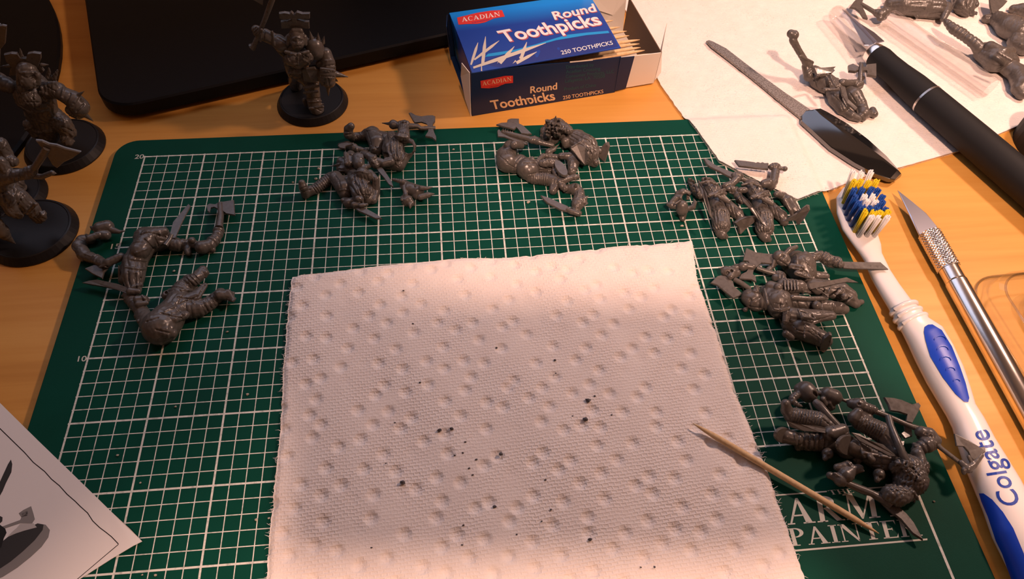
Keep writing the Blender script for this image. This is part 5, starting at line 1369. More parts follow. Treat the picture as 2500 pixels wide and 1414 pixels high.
c = m.clay(); c.limb((1170, 560, 52, .4), (1200, 640, 58, .4), (1240, 720, 50, .35)).limb((1060, 540, 40, .5), (1130, 545, 44, .5)).spike(1060, 530, 30, 1025, 515, .5, .5).spike(1120, 600, 24, 1060, 600, .4, .4).limb((1230, 560, 40, .6), (1300, 560, 44, .6))
c.build('shoulder', M_plastic, m.t, rough=.014)
c = m.clay(); c.limb((1580, 470, 60, .6), (1640, 460, 72, .6), k=.06).limb((1680, 500, 60, .5), (1720, 440, 56, .5), (1745, 300, 60, .5), k=.06).limb((1690, 225, 54, .5), (1770, 220, 56, .5), rib=(.1, 4)).limb((1800, 245, 30, .5), (1870, 250, 26, .5)).ball(1880, 252, 38, .5)
c.build('sword_arm', M_plastic, m.t, rough=.010)
m.plate('sword_blade', [(1152, 120), (1290, 132), (1440, 146), (1470, 160), (1500, 148), (1540, 165), (1570, 152), (1600, 168), (1650, 165), (1645, 255), (1500, 240), (1350, 222), (1220, 206), (1190, 170)], .52, .09, .04)
m = Mini('horned_head', V4, 390, 830, 'loose bare miniature head with a curved horn beside the swordsmen', 'miniature part')
c = m.clay(); c.limb((390, 790, 80, .6), (390, 850, 85, .45), k=.08).limb((395, 920, 64), (395, 980, 40), k=.06).limb((470, 830, 36, .4), (550, 810, 38, .4), (575, 740, 28, .5)).spike(575, 740, 28, 552, 672, .5, .6).limb((310, 800, 46, .4), (230, 780, 50, .4), (190, 770, 30, .4)).limb((240, 740, 40, .45), (290, 690, 46, .5))
c.build('head', M_plastic, m.t, h=.028, rough=.004)
c = m.clay(); c.limb((330, 620, 50, .5), (400, 600, 60, .6), (470, 610, 46, .6)).limb((310, 660, 40, .45), (370, 670, 50, .5)).cut((450, 660, 60, .8), (440, 680, 50, .3)).limb((480, 600, 26, .5), (470, 690, 22, .4)).limb((290, 760, 14, .75), (360, 715, 14, .85))
c.build('neck_guard', M_plastic, m.t, h=.028, rough=.012)

# ---- group at the right: two helmeted kits and two axes
V5 = View(1720, 580, 4.713)
m = Mini('helmeted_figure', V5, 1050, 850, 'front helmeted miniature kit lying on its back with raised knee')
c = m.clay()
c.limb((760, 680, 120), (850, 740, 150), (860, 800, 130), k=.1).limb((700, 620, 70), (700, 760, 80)).limb((940, 800, 90), (960, 880, 85), k=.06).limb((690, 600, 15, 1.05), (730, 760, 15, 1.1)).limb((800, 830, 20, 1.25), (880, 840, 20, 1.2), (960, 820, 20, 1.05)).limb((760, 560, 60, .6), (840, 580, 55, .7), k=.05).ball(850, 572, 46, .85)
c.build('torso', M_plastic, m.t, rough=.010)
c = m.clay(); c.limb((520, 690, 98), (560, 720, 105), (600, 760, 92), k=.06).limb((600, 580, 34, .6), (590, 620, 40, .6)).cut((525, 720, 16, 1.0), (515, 800, 14, .85)).cut((520, 800, 12, .9), (620, 815, 12, .9)).cut((560, 760, 60, 1.32), (620, 770, 60, 1.30), k=.02).ball(470, 830, 30, .15)
c.build('helmet', M_plastic, m.t, h=.03)
c = m.clay()
c.limb((1010, 740, 70), (1200, 770, 82), (1300, 790, 80), (1440, 800, 76), (1560, 815, 70), k=.06).ball(1290, 785, 52, .62).limb((1345, 730, 14, .55), (1350, 840, 14, .55)).limb((1560, 820, 66), (1610, 830, 55)).limb((1010, 690, 30, .8), (1200, 705, 28, .75), (1400, 700, 26, .6))
c.build('leg', M_plastic, m.t, rough=.006)
c = m.clay(); c.limb((980, 1010, 90), (1080, 1050, 112), (1200, 1100, 108), (1330, 1160, 95), k=.08, fold=(.04, 7)).limb((1330, 1160, 92), (1390, 1190, 80)).limb((1160, 1010, 12, .95), (1150, 1150, 12, .8)).limb((1290, 1130, 14, .85), (1340, 1170, 12, .8)).limb((940, 1110, 46, .3), (1000, 1150, 40, .25))
c.build('leg', M_plastic, m.t, rough=.008)
m.plate('boot_sole', [(1335, 1310, .05), (1330, 1240, .3), (1380, 1160, .65), (1440, 1112, .8), (1468, 1125, .78), (1455, 1210, .5), (1410, 1300, .1), (1370, 1330, .03)], th=.16)
c = m.clay(); c.limb((1000, 880, 80, .55), (1150, 900, 84, .55), (1300, 900, 76, .5), (1460, 900, 56, .45), flat=1.3, k=.06).limb((1010, 960, 26, .55), (1250, 985, 24, .5), (1500, 890, 20, .45)).limb((1080, 830, 13, .95), (1230, 880, 13, .92), (1270, 940, 13, .85), (1120, 930, 13, .9), (1080, 830, 13, .95))
for q in range(3): c.limb((1110 + q * 10, 870 + q * 22, 11, .97), (1220 + q * 8, 895 + q * 18, 11, .93))
c.limb((940, 830, 34, .8), (930, 980, 36, .6), rib=(.14, 6))
c.build('tabard', M_plastic, m.t, h=.028, rough=.006)
c = m.clay(); c.limb((900, 540, 70, .7), (980, 560, 80, .65), (1090, 560, 70, .6), rib=(.05, 5)).limb((1090, 570, 66, .6), (1160, 580, 50, .6)).limb((930, 640, 40, .4), (1060, 640, 40, .35), rib=(.15, 4)).limb((820, 460, 46, .6), (900, 480, 44, .7))
for q in range(5): c.limb((920 + q * 36, 500, 13, .95), (930 + q * 36, 600, 12, .9))
c.build('sword_arm', M_plastic, m.t, rough=.014)
m.plate('sword_blade', [(1190, 530, .85), (1400, 500, .95), (1640, 455, 1.05), (1775, 515, 1.0), (1700, 512, 1.0), (1640, 508, 1.0), (1420, 555, .9), (1220, 595, .8), (1195, 570, .8)], th=.08, bevel=.03)

m = Mini('helmeted_figure', V5, 1200, 400, 'rear helmeted miniature kit with horned helm and flat sword')
c = m.clay()
c.limb((1060, 260, 110), (1120, 330, 150), (1150, 400, 130), k=.1).limb((960, 330, 70), (1060, 420, 80)).limb((1060, 210, 14, 1.0), (1070, 300, 14, 1.1)).limb((1000, 330, 34, .95), (1120, 350, 32, 1.05)).limb((1060, 410, 30, .95), (1200, 450, 28, .9)).limb((1150, 460, 40, .5), (1250, 480, 36, .4), rib=(.15, 4)).limb((1300, 430, 50, .35), (1400, 440, 40, .3), flat=1.5).limb((1160, 220, 60, .7), (1220, 240, 50, .7))
c.build('torso', M_plastic, m.t, rough=.012)
c = m.clay(); c.limb((860, 220, 72, .55), (900, 250, 78, .5), (950, 290, 62, .45), k=.06).cut((855, 255, 14, .85), (915, 205, 14, .9)).cut((870, 270, 12, .85), (940, 310, 12, .75)).limb((930, 190, 30, .7), (980, 140, 32, .8), (1040, 115, 26, .85)).ball(1050, 110, 28, .85)
c.build('horned_helmet', M_plastic, m.t, h=.028)
c = m.clay(); c.limb((1220, 230, 52, .6), (1280, 220, 50, .6)).limb((1300, 190, 44, .5), (1380, 230, 68, .5), (1440, 260, 55, .5), rib=(.1, 4)).limb((1440, 250, 50, .5), (1520, 280, 60, .5), (1560, 310, 46, .5)).limb((1440, 310, 36, .3), (1540, 320, 36, .3)).ball(1250, 235, 46, .75)
c.build('sword_arm', M_plastic, m.t, rough=.016)
m.plate('sword_blade', [(1570, 275, .55), (1800, 278, .62), (2030, 283, .70), (2118, 362, .70), (1900, 362, .62), (1700, 358, .58), (1600, 350, .55)], th=.07, bevel=.02)
c = m.clay(); c.limb((1240, 560, 90), (1400, 590, 100), (1560, 620, 105), (1660, 680, 90), k=.08, fold=(.05, 8)).limb((1660, 700, 76), (1740, 760, 56), k=.05).limb((1740, 760, 44), (1805, 742, 32)).limb((1520, 650, 12, .85), (1600, 570, 12, .9)).limb((1290, 590, 12, .85), (1420, 680, 12, .75)).limb((1440, 590, 12, .9), (1420, 660, 12, .8)).limb((1640, 740, 14, .6), (1700, 690, 14, .7)).ball(1610, 680, 40, .72)
c.build('legs', M_plastic, m.t, rough=.008)

m = Mini('loose_axe', V5, 620, 330, 'loose double-bladed axe with ball tip beside the helmeted kits', 'miniature part')
m.rod('haft', (600, 350, 26, .45), (700, 385, 28, .45), (860, 430, 28, .45))
m.plate('axe_blade', [(480, 118), (590, 165), (700, 180), (805, 190), (832, 288), (760, 298), (660, 288), (620, 320), (590, 350), (530, 320), (500, 268), (445, 262)], .48, .08, .02)
m.plate('axe_blade', [(520, 335), (570, 360), (560, 420), (592, 445), (600, 512), (540, 480), (480, 478), (398, 470), (420, 420), (480, 390)], .46, .08, .02)
c = m.clay(); c.ball(440, 335, 54, .42).limb((480, 330, 40, .45), (550, 340, 40, .45)).spike(400, 320, 20, 325, 308, .42, .4).limb((840, 410, 36, .5), (900, 440, 44, .5), rib=(.1, 3)).limb((740, 370, 34, .3), (820, 290, 30, .3)).limb((800, 270, 20, .5), (780, 340, 18, .4))
c.build('ball_tip', M_plastic, m.t, h=.028)
m = Mini('loose_axe', V5, 300, 560, 'loose skull-topped axe with broad blade left of the helmeted kits', 'miniature part')
m.rod('haft', (340, 480, 28, .40), (430, 530, 30, .40), (530, 600, 28, .40))
m.plate('axe_blade', [(72, 516), (150, 440), (190, 430), (250, 445), (330, 500), (345, 560), (430, 640), (400, 670), (335, 698), (260, 640), (150, 545)], .42, .08, .02)
c = m.clay(); c.limb((250, 390, 62, .4), (310, 410, 70, .4), k=.06).limb((330, 430, 50, .4), (370, 410, 46, .4)).cut((268, 410, 22, .75), (268, 410, 20, .5)).cut((310, 385, 18, .78), (310, 385, 16, .5)).spike(220, 360, 22, 155, 350, .45, .4).limb((330, 360, 40, .4), (370, 350, 30, .4)).ball(300, 450, 40, .45)
c.build('skull_tip', M_plastic, m.t, h=.028, rough=.01)

# ---- group at the lower right: two kits with ribbed legs, staffs and axes
V6b = View(1860, 910, 3.367)
m = Mini('miniature_figure', V6b, 450, 500, 'left one of two ribbed-leg kits, pale boot sole facing the towel')
c = m.clay()
c.limb((195, 255, 36, 1.0), (205, 310, 46, .8), (240, 350, 60, .7), k=.05).limb((250, 350, 62, .65), (470, 400, 78, .6), rib=(.05, 9)).limb((470, 400, 76, .6), (590, 470, 64, .55), k=.06)
c.build('leg', M_plastic, m.t, rough=.006)
c = m.clay(); c.limb((200, 520, 60, .5), (280, 545, 55, .5)).limb((290, 550, 62), (350, 565, 74), (520, 570, 78), rib=(.05, 6)).limb((300, 590, 40, .3), (300, 620, 26, .2)).limb((540, 570, 80), (640, 560, 95), (700, 620, 90), k=.08).limb((560, 500, 60, .7), (660, 470, 50, .7))
c.build('leg', M_plastic, m.t, rough=.008)
so = [(190 + 74 * math.cos(a), 520 + 66 * math.sin(a), .62 + .35 * math.cos(a + 2.4)) for a in np.linspace(0, 2 * PI, 22)[:-1]]
m.plate('boot_sole', so, th=.10)
m.plate('coat_tail', [(208, 400, .95), (320, 425, .95), (480, 440, .9), (620, 480, .8), (600, 505, .8), (480, 490, .85), (340, 480, .85), (240, 448, .85)], th=.06)
m.skull(540, 665, 46, .35, -.3, .6)
m.rod('staff', (436, 238, 30, .75), (470, 270, 36, .8), (560, 370, 30, .8), (690, 510, 30, .7))
c = m.clay(); c.limb((360, 150, 78, .5), (380, 170, 76, .5), k=.05).limb((300, 130, 36, .5), (330, 110, 36, .55)).limb((310, 175, 30, .5), (265, 195, 32, .5), (245, 230, 28, .5), (290, 265, 20, .5), (330, 278, 10, .5), rib=(.16, 8)).cut((430, 150, 16, .9), (440, 190, 14, .6))
c.build('tusked_helmet', M_plastic, m.t, h=.03)
c = m.clay(); c.limb((540, 180, 62, .45), (590, 200, 66, .45), k=.05).limb((560, 250, 46, .35), (570, 280, 30, .3), fold=(.2, 6)).limb((470, 170, 20, .45), (500, 160, 24, .45)).limb((500, 220, 24, .5), (520, 260, 22, .4)).cut((610, 195, 12, .85), (640, 230, 12, .7)).limb((640, 210, 14, .5), (700, 240, 12, .5), (740, 255, 14, .5))
c.build('tusked_helmet', M_plastic, m.t, h=.03)

m = Mini('miniature_figure', V6b, 1050, 700, 'right one of two ribbed-leg kits, long spear pointing at the logo')
c = m.clay()
c.limb((790, 330, 40, 1.0), (760, 370, 50, .9), (800, 400, 66, .8), k=.05).limb((800, 400, 68, .75), (980, 490, 82, .65), rib=(.05, 9)).limb((980, 490, 80, .65), (1060, 570, 76, .6), (1100, 640, 70, .6), k=.06)
c.build('leg', M_plastic, m.t, rough=.006)
c = m.clay(); c.limb((740, 610, 70, .6), (820, 640, 70, .55)).limb((820, 640, 80), (980, 710, 100), k=.06, fold=(.05, 8)).limb((980, 710, 98), (1100, 700, 95), k=.06).limb((780, 700, 36, .3), (790, 740, 30, .25), rib=(.2, 3)).limb((840, 660, 14, 1.0), (1050, 700, 14, 1.0)).limb((890, 690, 22, 1.02), (910, 715, 22, 1.0))
c.build('leg', M_plastic, m.t, rough=.008)
so = [(715 + 92 * math.cos(a) * .95, 600 + 84 * math.sin(a), .80 + .42 * math.cos(a + 2.5)) for a in np.linspace(0, 2 * PI, 24)[:-1]]
m.plate('boot_sole', so, th=.10)
m.plate('coat_tail', [(735, 490, 1.05), (800, 500, 1.05), (900, 560, 1.05), (1000, 590, 1.0), (1115, 690, .9), (1060, 690, .9), (940, 630, .95), (800, 560, 1.0)], th=.06)
c = m.clay()
c.limb((1130, 720, 80), (1200, 800, 120), (1220, 880, 125), (1180, 950, 95), k=.08, fold=(.06, 8)).limb((1250, 760, 70), (1310, 800, 55)).limb((1100, 780, 50, .6), (1180, 760, 40, .9)).limb((1270, 900, 46, .6), (1320, 930, 20, .4)).limb((1060, 1000, 70, .5), (1120, 1020, 76, .5), (1190, 1000, 60, .5)).limb((1010, 980, 30, .4), (1060, 960, 40, .5)).limb((1300, 800, 46, .6), (1330, 760, 40, .6))
for q in range(7): c.ball(1120 + 26 * q, 740 + 22 * q, 24, .9)
c.build('torso', M_plastic, m.t, rough=.024, freq=44)
m.skull(965, 838, 48, .4, -.2, .5)
c = m.clay(); c.limb((800, 790, 34, .5), (740, 800, 46, .5), (690, 840, 66, .45), k=.05).limb((640, 880, 52, .4), (610, 860, 40, .4)).limb((560, 845, 30, .4), (600, 870, 22, .4)).limb((630, 890, 42, .4), (680, 900, 38, .4), rib=(.12, 4)).limb((620, 780, 30, .5), (700, 770, 40, .5))
c.build('spear_arm', M_plastic, m.t, rough=.014)
m.rod('spear_haft', (640, 880, 30, .4), (700, 910, 28, .38), (840, 970, 34, .34), (900, 990, 28, .32), (1010, 1050, 40, .30), (1060, 1085, 44, .28))
m.plate('spear_blade', [(960, 1035), (1010, 1020), (1060, 1050), (1120, 1090), (1200, 1160), (1260, 1240), (1330, 1375), (1250, 1325), (1150, 1210), (1060, 1140), (1000, 1080)], .30, .10, .04)
m.rod('staff', (1040, 360, 26, .9), (1060, 440, 26, .95), (1110, 560, 28, 1.0), (1160, 680, 28, 1.0), (1210, 760, 26, .9))
m.plate('staff_fin', [(1120, 560, 1.05), (1175, 560, 1.05), (1170, 600, 1.05), (1130, 610, 1.05)], th=.08)
c = m.clay(); c.limb((1310, 780, 46, .6), (1300, 720, 44, .6), (1280, 670, 50, .6)).limb((1260, 640, 40, .5), (1340, 600, 58, .55), (1400, 570, 50, .55), rib=(.13, 5)).limb((1310, 490, 48, .6), (1370, 510, 56, .6), (1430, 560, 42, .6)).cut((1350, 500, 14, 1.0), (1350, 500, 12, .8)).cut((1390, 520, 12, 1.0), (1390, 520, 12, .8))
c.build('axe_arm', M_plastic, m.t, rough=.014)
m.rod('axe_haft', (1430, 580, 26, .62), (1470, 620, 18, .62), (1700, 795, 16, .72), (1730, 810, 14, .72))
m.plate('axe_blade', [(1583, 500, .95), (1610, 510, .95), (1700, 550, .95), (1800, 615, .95), (1838, 610, .95), (1842, 650, .95), (1745, 722, .88), (1722, 700, .88), (1700, 650, .9), (1660, 605, .92), (1600, 600, .92)], th=.07)
c = m.clay(); c.limb((1640, 740, 22, .75), (1690, 790, 34, .75), (1740, 760, 26, .78), (1800, 680, 22, .85)).limb((1660, 800, 20, .75), (1660, 825, 16, .7)).limb((1700, 690, 14, .85), (1740, 760, 16, .8))
c.build('axe_socket', M_plastic, m.t, h=.028, rough=.008)
c = m.clay(); c.limb((740, 255, 40, .55), (790, 265, 54, .6), (850, 290, 44, .6)).limb((850, 290, 44, .6), (930, 310, 34, .6), rib=(.14, 4)).limb((820, 340, 36, .5), (870, 370, 40, .45)).cut((800, 260, 12, .95), (800, 260, 12, .8)).cut((850, 280, 10, .95), (850, 280, 10, .8)).limb((700, 235, 8, .55), (760, 250, 10, .55))
c.build('skull_fist', M_plastic, m.t, h=.028, rough=.012)
m.rod('axe_haft', (900, 305, 24, .6), (1060, 370, 22, .6), (1200, 430, 20, .55), (1310, 470, 26, .6))
m.plate('axe_blade', [(x, y, .62 - .0009 * (x - 1008)) for x, y in ((1008, 200), (1080, 205), (1150, 220), (1240, 260), (1290, 245), (1310, 270), (1290, 320), (1240, 415), (1190, 400), (1200, 345), (1130, 320), (1060, 310), (1040, 255))], th=.08)
m.plate('axe_blade', [(1170, 420), (1230, 430), (1240, 520), (1180, 540), (1145, 500), (1180, 470)], .42, .08, .02)

# ---- single kit on the dusty towel
V7 = View(1880, 40, 5.237, h=.16)
m = Mini('miniature_figure', V7, 800, 900, 'single grey miniature kit with one arm flung up on the dusty towel')
c = m.clay()
c.limb((560, 720, 90), (640, 800, 125), (720, 860, 120), k=.1).limb((720, 860, 115), (840, 920, 110), k=.08).limb((600, 760, 14, 1.15), (740, 740, 14, 1.1), (800, 800, 14, 1.1)).limb((760, 760, 18, 1.1), (840, 900, 18, 1.0)).limb((700, 930, 18, 1.0), (860, 940, 18, 1.0)).limb((460, 640, 50, .8), (500, 760, 70, .5)).spike(480, 770, 20, 445, 795, .4, .3)
c.build('torso', M_plastic, m.t, rough=.016)
c = m.clay(); c.limb((265, 220, 46, 2.1), (300, 240, 60, 2.05), k=.04).limb((290, 300, 44, 1.9), (360, 430, 38, 1.5), (440, 560, 40, 1.1), (490, 640, 60, .8), rib=(.03, 9)).limb((380, 510, 18, 1.4), (540, 590, 20, 1.0))
c.build('raised_arm', M_plastic, m.t, rough=.008)
c = m.clay(); c.limb((810, 980, 90), (860, 1060, 105), (930, 1180, 80), k=.08).limb((940, 1200, 60), (1040, 1270, 56), (1130, 1310, 40))
c.build('leg', M_plastic, m.t, rough=.008)
c = m.clay(); c.limb((1000, 960, 80), (1070, 1020, 105), (1150, 1120, 82), k=.08).limb((1170, 1150, 70), (1200, 1240, 72), k=.05).limb((1200, 1250, 66), (1290, 1240, 40)).limb((1310, 1200, 44), (1330, 1250, 48)).limb((1160, 1280, 50), (1190, 1310, 36)).spike(1150, 1040, 26, 1200, 1050, .4, .4)
c.build('leg', M_plastic, m.t, rough=.008)
m.plate('tabard', [(900, 900, .95), (960, 900, .95), (1000, 1060, .85), (1120, 1170, .7), (1090, 1195, .7), (990, 1110, .8), (920, 1000, .9)], th=.08)
m.plate('cape', [(565, 655, 1.1), (700, 650, 1.1), (845, 640, 1.05), (815, 670, 1.0), (835, 690, 1.0), (800, 720, .95), (600, 740, .95)], th=.14)
c = m.clay(); c.limb((920, 850, 50, .7), (1000, 855, 42, .6), (1100, 845, 40, .55)).limb((1110, 880, 46, .5), (1150, 860, 48, .5)).limb((1150, 800, 34, .5), (1180, 790, 30, .5)).ball(1150, 890, 40, .3)
c.build('axe_arm', M_plastic, m.t, rough=.012)
m.rod('axe_haft', (1150, 840, 26, .6), (1155, 720, 28, .8), (1165, 620, 26, .9), (1150, 585, 8, .95))
m.plate('axe_blade', [(998, 622, .8), (1060, 600, .85), (1140, 640, .88), (1140, 680, .85), (1090, 700, .82), (1005, 690, .78)], th=.14)
m.plate('axe_blade', [(1180, 640, .9), (1240, 640, .92), (1245, 608, .95), (1362, 598, .98), (1364, 765, .85), (1248, 745, .85), (1238, 690, .88), (1185, 690, .88)], th=.14)

# ---- pieces at the upper right corner
V8 = View(2040, 0, 5.435, h=.16)
m = Mini('miniature_figure', V8, 1100, 100, 'grey miniature kit with an axe at the top edge behind the clear cap')
c = m.clay(); c.limb((740, 60, 90), (900, 60, 125), (1150, 80, 140), (1330, 110, 130), k=.1, fold=(.06, 9)).limb((1320, 130, 90), (1450, 110, 80), k=.06).limb((850, -60, 120), (1200, -60, 140)).limb((1060, 170, 34, .3), (1080, 215, 24, .2))
c.cut((1070, 135, 44, 1.3), (1070, 140, 38, .6)).cut((1170, 120, 40, 1.4), (1170, 125, 36, .7))
c.build('body', M_plastic, m.t, rough=.012)
c = m.clay(); c.limb((520, 160, 40, .5), (600, 190, 62, .5), (680, 150, 60, .5), rib=(.08, 4)).limb((590, 240, 40, .4), (640, 230, 40, .35))
c.build('axe_arm', M_plastic, m.t, rough=.012)
c = m.clay(); c.limb((1480, 90, 60, .6), (1460, 170, 52, .5), (1430, 250, 40, .35)).limb((1490, 150, 36, .4), (1530, 110, 26, .5))
c.build('arm', M_plastic, m.t, rough=.012)
m.rod('axe_haft', (340, 55, 26, .6), (440, 115, 28, .55), (560, 190, 30, .5))
m.plate('axe_blade', [(188, 92), (240, 20), (290, -30), (370, -10), (345, 60), (390, 150), (430, 245), (370, 228), (320, 150), (260, 105)], .62, .10)
m = Mini('miniature_figure', V8, 1700, 80, 'small grey miniature piece at the top edge between two larger kits', 'miniature part')
c = m.clay(); c.limb((1650, -60, 110), (1700, 60, 125), (1730, 120, 95), k=.1, fold=(.08, 7)).limb((1780, 150, 50), (1820, 180, 34)).limb((1800, -30, 60), (1860, 60, 40))
c.build('body', M_plastic, m.t, rough=.014)
m = Mini('miniature_figure', V8, 2150, 800, 'grey miniature kit with a long notched arm at the right edge')
c = m.clay(); c.limb((1460, 280, 36, .9), (1560, 380, 60, .85), (1660, 440, 66, .8), (1740, 500, 60, .75), (1850, 580, 66, .7), rib=(.10, 9)).limb((1850, 580, 66, .7), (1900, 640, 80, .6))
c.build('notched_arm', M_plastic, m.t, rough=.012)
c = m.clay(); c.limb((1980, 700, 130), (2120, 790, 155), (2280, 830, 130), k=.1, fold=(.05, 9)).limb((2050, 620, 70, .9), (2200, 700, 70, .9), (2320, 680, 60, .8)).limb((2300, 900, 110), (2420, 980, 120), (2480, 1120, 130), k=.08).limb((2440, 1180, 100), (2470, 1240, 80)).limb((2160, 700, 22, 1.3), (2330, 800, 22, 1.2)).spike(2240, 660, 26, 2290, 640, 1.1, 1.2)
c.build('body', M_plastic, m.t, rough=.012)
m = Mini('miniature_figure', V8, 2300, 350, 'grey miniature kit topmost at the right edge with a leaf-shaped blade')
c = m.clay(); c.limb((2120, 200, 60), (2160, 260, 100), (2300, 350, 150), (2440, 420, 160), k=.1).limb((2000, 250, 56), (2100, 250, 70)).limb((2360, 120, 56), (2470, 130, 80), (2560, 160, 90)).limb((2400, 560, 110), (2500, 620, 110))
c.build('body', M_plastic, m.t, rough=.016)
m.plate('leaf_blade', [(2040, -60, .7), (2160, -40, .7), (2285, 10, .7), (2240, 60, .65), (2180, 110, .6), (2110, 200, .55), (2070, 160, .55), (2050, 60, .65)], th=.10)

# ---- finished figures standing on round black bases
def round_base(t, c, r):
    v, f = lathe_between(np.array([c[0], c[1], 0.004]), np.array([c[0], c[1], 1.0]), [(0, r), (.06, r), (.34, r * .90), (.36, r * .88), (.36, r * .86), (.33, r * .84)], 48)
    return obj('round_base', v, f, M_base, t, smooth=False)
class Standing(Mini):
    def __init__(s, view, c, r, label):
        view.base = np.array([c[0], c[1], 0.0]); s.v = view
        s.t = thing('standing_miniature', view.base, label, 'miniature', 'assembled miniatures on round bases')
        s.base = round_base(s.t, c, r)
FL = .37
c0 = (6.82, 3.35)
U1 = Upright(580, 0, 4.42, h=3.0)
m = Standing(U1, c0, 1.62, 'assembled armoured miniature raising an axe in front of the monitor foot')
def up(c, name, **kw): return c.build(name, M_plastic, m.t, floor=FL - .03, **kw)
c = m.clay(); c.limb((860, 1195, 74, .55), (830, 1120, 72, .45), (815, 1050, 74, .35), k=.06).limb((815, 1020, 76, .35), (790, 900, 84, .3), k=.05).limb((720, 1080, 24, .3), (740, 1130, 24, .3)).limb((720, 1000, 14, .9), (860, 990, 14, .9)).limb((720, 950, 14, .9), (870, 930, 14, .9)).limb((780, 1170, 14, 1.0), (920, 1150, 14, 1.0)).spike(880, 1130, 24, 935, 1120, .5, .5)
c.limb((790, 880, 84, .3), (700, 800, 95, .0), k=.08)
up(c, 'leg', rough=.006)
c = m.clay(); c.limb((640, 780, 90, -.3), (620, 860, 74, -.8), (640, 960, 66, -1.2), k=.06).limb((640, 960, 66, -1.2), (660, 1020, 60, -1.3))
up(c, 'leg', rough=.008)
m.plate('thigh_plate', [(690, 760, .8), (740, 745, .9), (830, 735, .9), (870, 760, .8), (880, 880, .85), (800, 895, .95), (715, 880, .85)], th=.12)
c = m.clay(); c.limb((640, 740, 120), (630, 620, 140), (640, 500, 150), k=.1).limb((560, 640, 60, .6), (610, 660, 56, .7)).limb((540, 690, 40, .5), (580, 800, 40, .3)).limb((650, 660, 80, .6), (760, 600, 70, .6)).ball(600, 640, 60, .65).limb((520, 560, 18, .9), (640, 590, 18, 1.0), (760, 560, 18, .9)).limb((600, 760, 40, .5), (700, 760, 40, .6), rib=(.12, 5))
up(c, 'torso', rough=.018)
c = m.clay(); c.limb((640, 380, 80, .35), (645, 460, 72, .55), k=.06).limb((640, 510, 50, .6), (640, 540, 30, .6)).cut((610, 450, 16, 1.2), (600, 470, 16, .9)).cut((680, 450, 16, 1.2), (690, 470, 16, .9)).limb((560, 400, 30, .4), (545, 480, 20, .5)).limb((720, 400, 30, .4), (735, 480, 20, .5)).limb((600, 330, 26, .4), (680, 330, 26, .4))
up(c, 'helmet', h=.03, rough=.008)
for nm, q in (('crest', [(445, 150), (500, 140), (560, 150), (580, 132), (612, 165), (640, 132), (700, 150), (780, 150), (778, 205), (720, 215), (680, 205), (610, 215), (540, 205), (500, 215), (448, 205)]), ('crest', [(465, 240), (540, 235), (600, 215), (660, 225), (720, 240), (772, 240), (775, 312), (700, 305), (640, 330), (580, 305), (470, 312)])):
    m.plate(nm, q, .25, .14)
for q in range(8): pass
m.plate('crest_post', [(585, 200), (635, 200), (640, 250), (580, 250)], .27, .14)
c = m.clay(); c.limb((440, 450, 80, .2), (470, 480, 84, .3), k=.06).limb((400, 430, 66, .1), (300, 380, 68, .1), k=.05).limb((230, 350, 56, .1), (200, 320, 54, .1), k=.04, rib=(.08, 3)).limb((370, 350, 14, .5), (390, 480, 14, .5)).limb((260, 320, 14, .5), (250, 440, 14, .5)).limb((470, 540, 46, .2), (520, 580, 50, .2))
up(c, 'axe_arm', rough=.008)
m.rod('axe_haft', (155, 510, 44, .15), (175, 495, 30, .15), (235, 360, 24, .2), (290, 220, 26, .2), (350, 60, 30, .2), (420, -120, 28, .2), (440, -170, 30, .2))
m.plate('axe_blade', [(130, -10), (180, 10), (270, 62), (280, 0), (330, -40), (340, -160), (180, -140)], .25, .09)
c = m.clay(); c.limb((830, 500, 94, .35), (860, 560, 88, .4), k=.06).spike(800, 420, 26, 775, 325, .3, .3).spike(870, 430, 26, 868, 348, .3, .3).spike(920, 460, 24, 938, 382, .3, .3).spike(800, 420, 22, 840, 400, .3, .3)
up(c, 'shoulder_guard', h=.03)
c = m.clay(); c.limb((950, 580, 64, .4), (980, 680, 70, .6), (970, 800, 92, .8), k=.06).limb((930, 840, 70, .9), (990, 880, 70, .9), rib=(.06, 3)).limb((900, 740, 12, 1.4), (1040, 760, 12, 1.4)).spike(1060, 800, 34, 1200, 832, .8, .8).spike(975, 930, 26, 980, 1045, .9, .9).spike(1040, 740, 20, 1060, 715, .8, .8).spike(1050, 860, 20, 1085, 880, .8, .8).spike(910, 900, 18, 915, 935, .9, .9).spike(1010, 910, 18, 1020, 945, .9, .9).limb((880, 690, 36, .5), (930, 640, 40, .5))
up(c, 'gauntlet_arm', rough=.010)

UL = Upright(0, 0, 3.721, h=.9)
m = Standing(UL, (-3.62, 1.0), 1.66, 'assembled spiky miniature with a crested helm at the left edge')
c = m.clay(); c.limb((430, 1230, 90), (440, 1120, 110), (360, 1020, 120), k=.08).limb((620, 1200, 66, .2), (560, 1120, 80, .2), (480, 1060, 90), k=.06).limb((600, 1250, 50, .4), (620, 1290, 40, .5)).limb((270, 1130, 50, .2), (330, 1210, 46, .2))
up(c, 'legs', rough=.021)
c = m.clay(); c.limb((380, 1000, 130), (330, 880, 150), (300, 790, 130), k=.1).limb((160, 800, 60), (220, 930, 60, .2)).limb((440, 820, 80, .2), (520, 820, 70, .3)).ball(290, 900, 70, .7)
for x, y, tx, ty in ((440, 700, 447, 605), (490, 710, 525, 632), (560, 800, 600, 790)): c.spike(x, y, 22, tx, ty, .2, .2)
up(c, 'torso', rough=.021)
c = m.clay(); c.limb((250, 640, 90, .2), (260, 740, 70, .5), k=.06).limb((180, 680, 30, .4), (170, 760, 20, .5)).limb((340, 680, 30, .4), (350, 760, 20, .5)).spike(200, 540, 26, 180, 432, .0, .0).spike(380, 590, 18, 445, 588, .1, .1).spike(90, 600, 18, -5, 605, .1, .1)
up(c, 'helmet', h=.03, rough=.018)
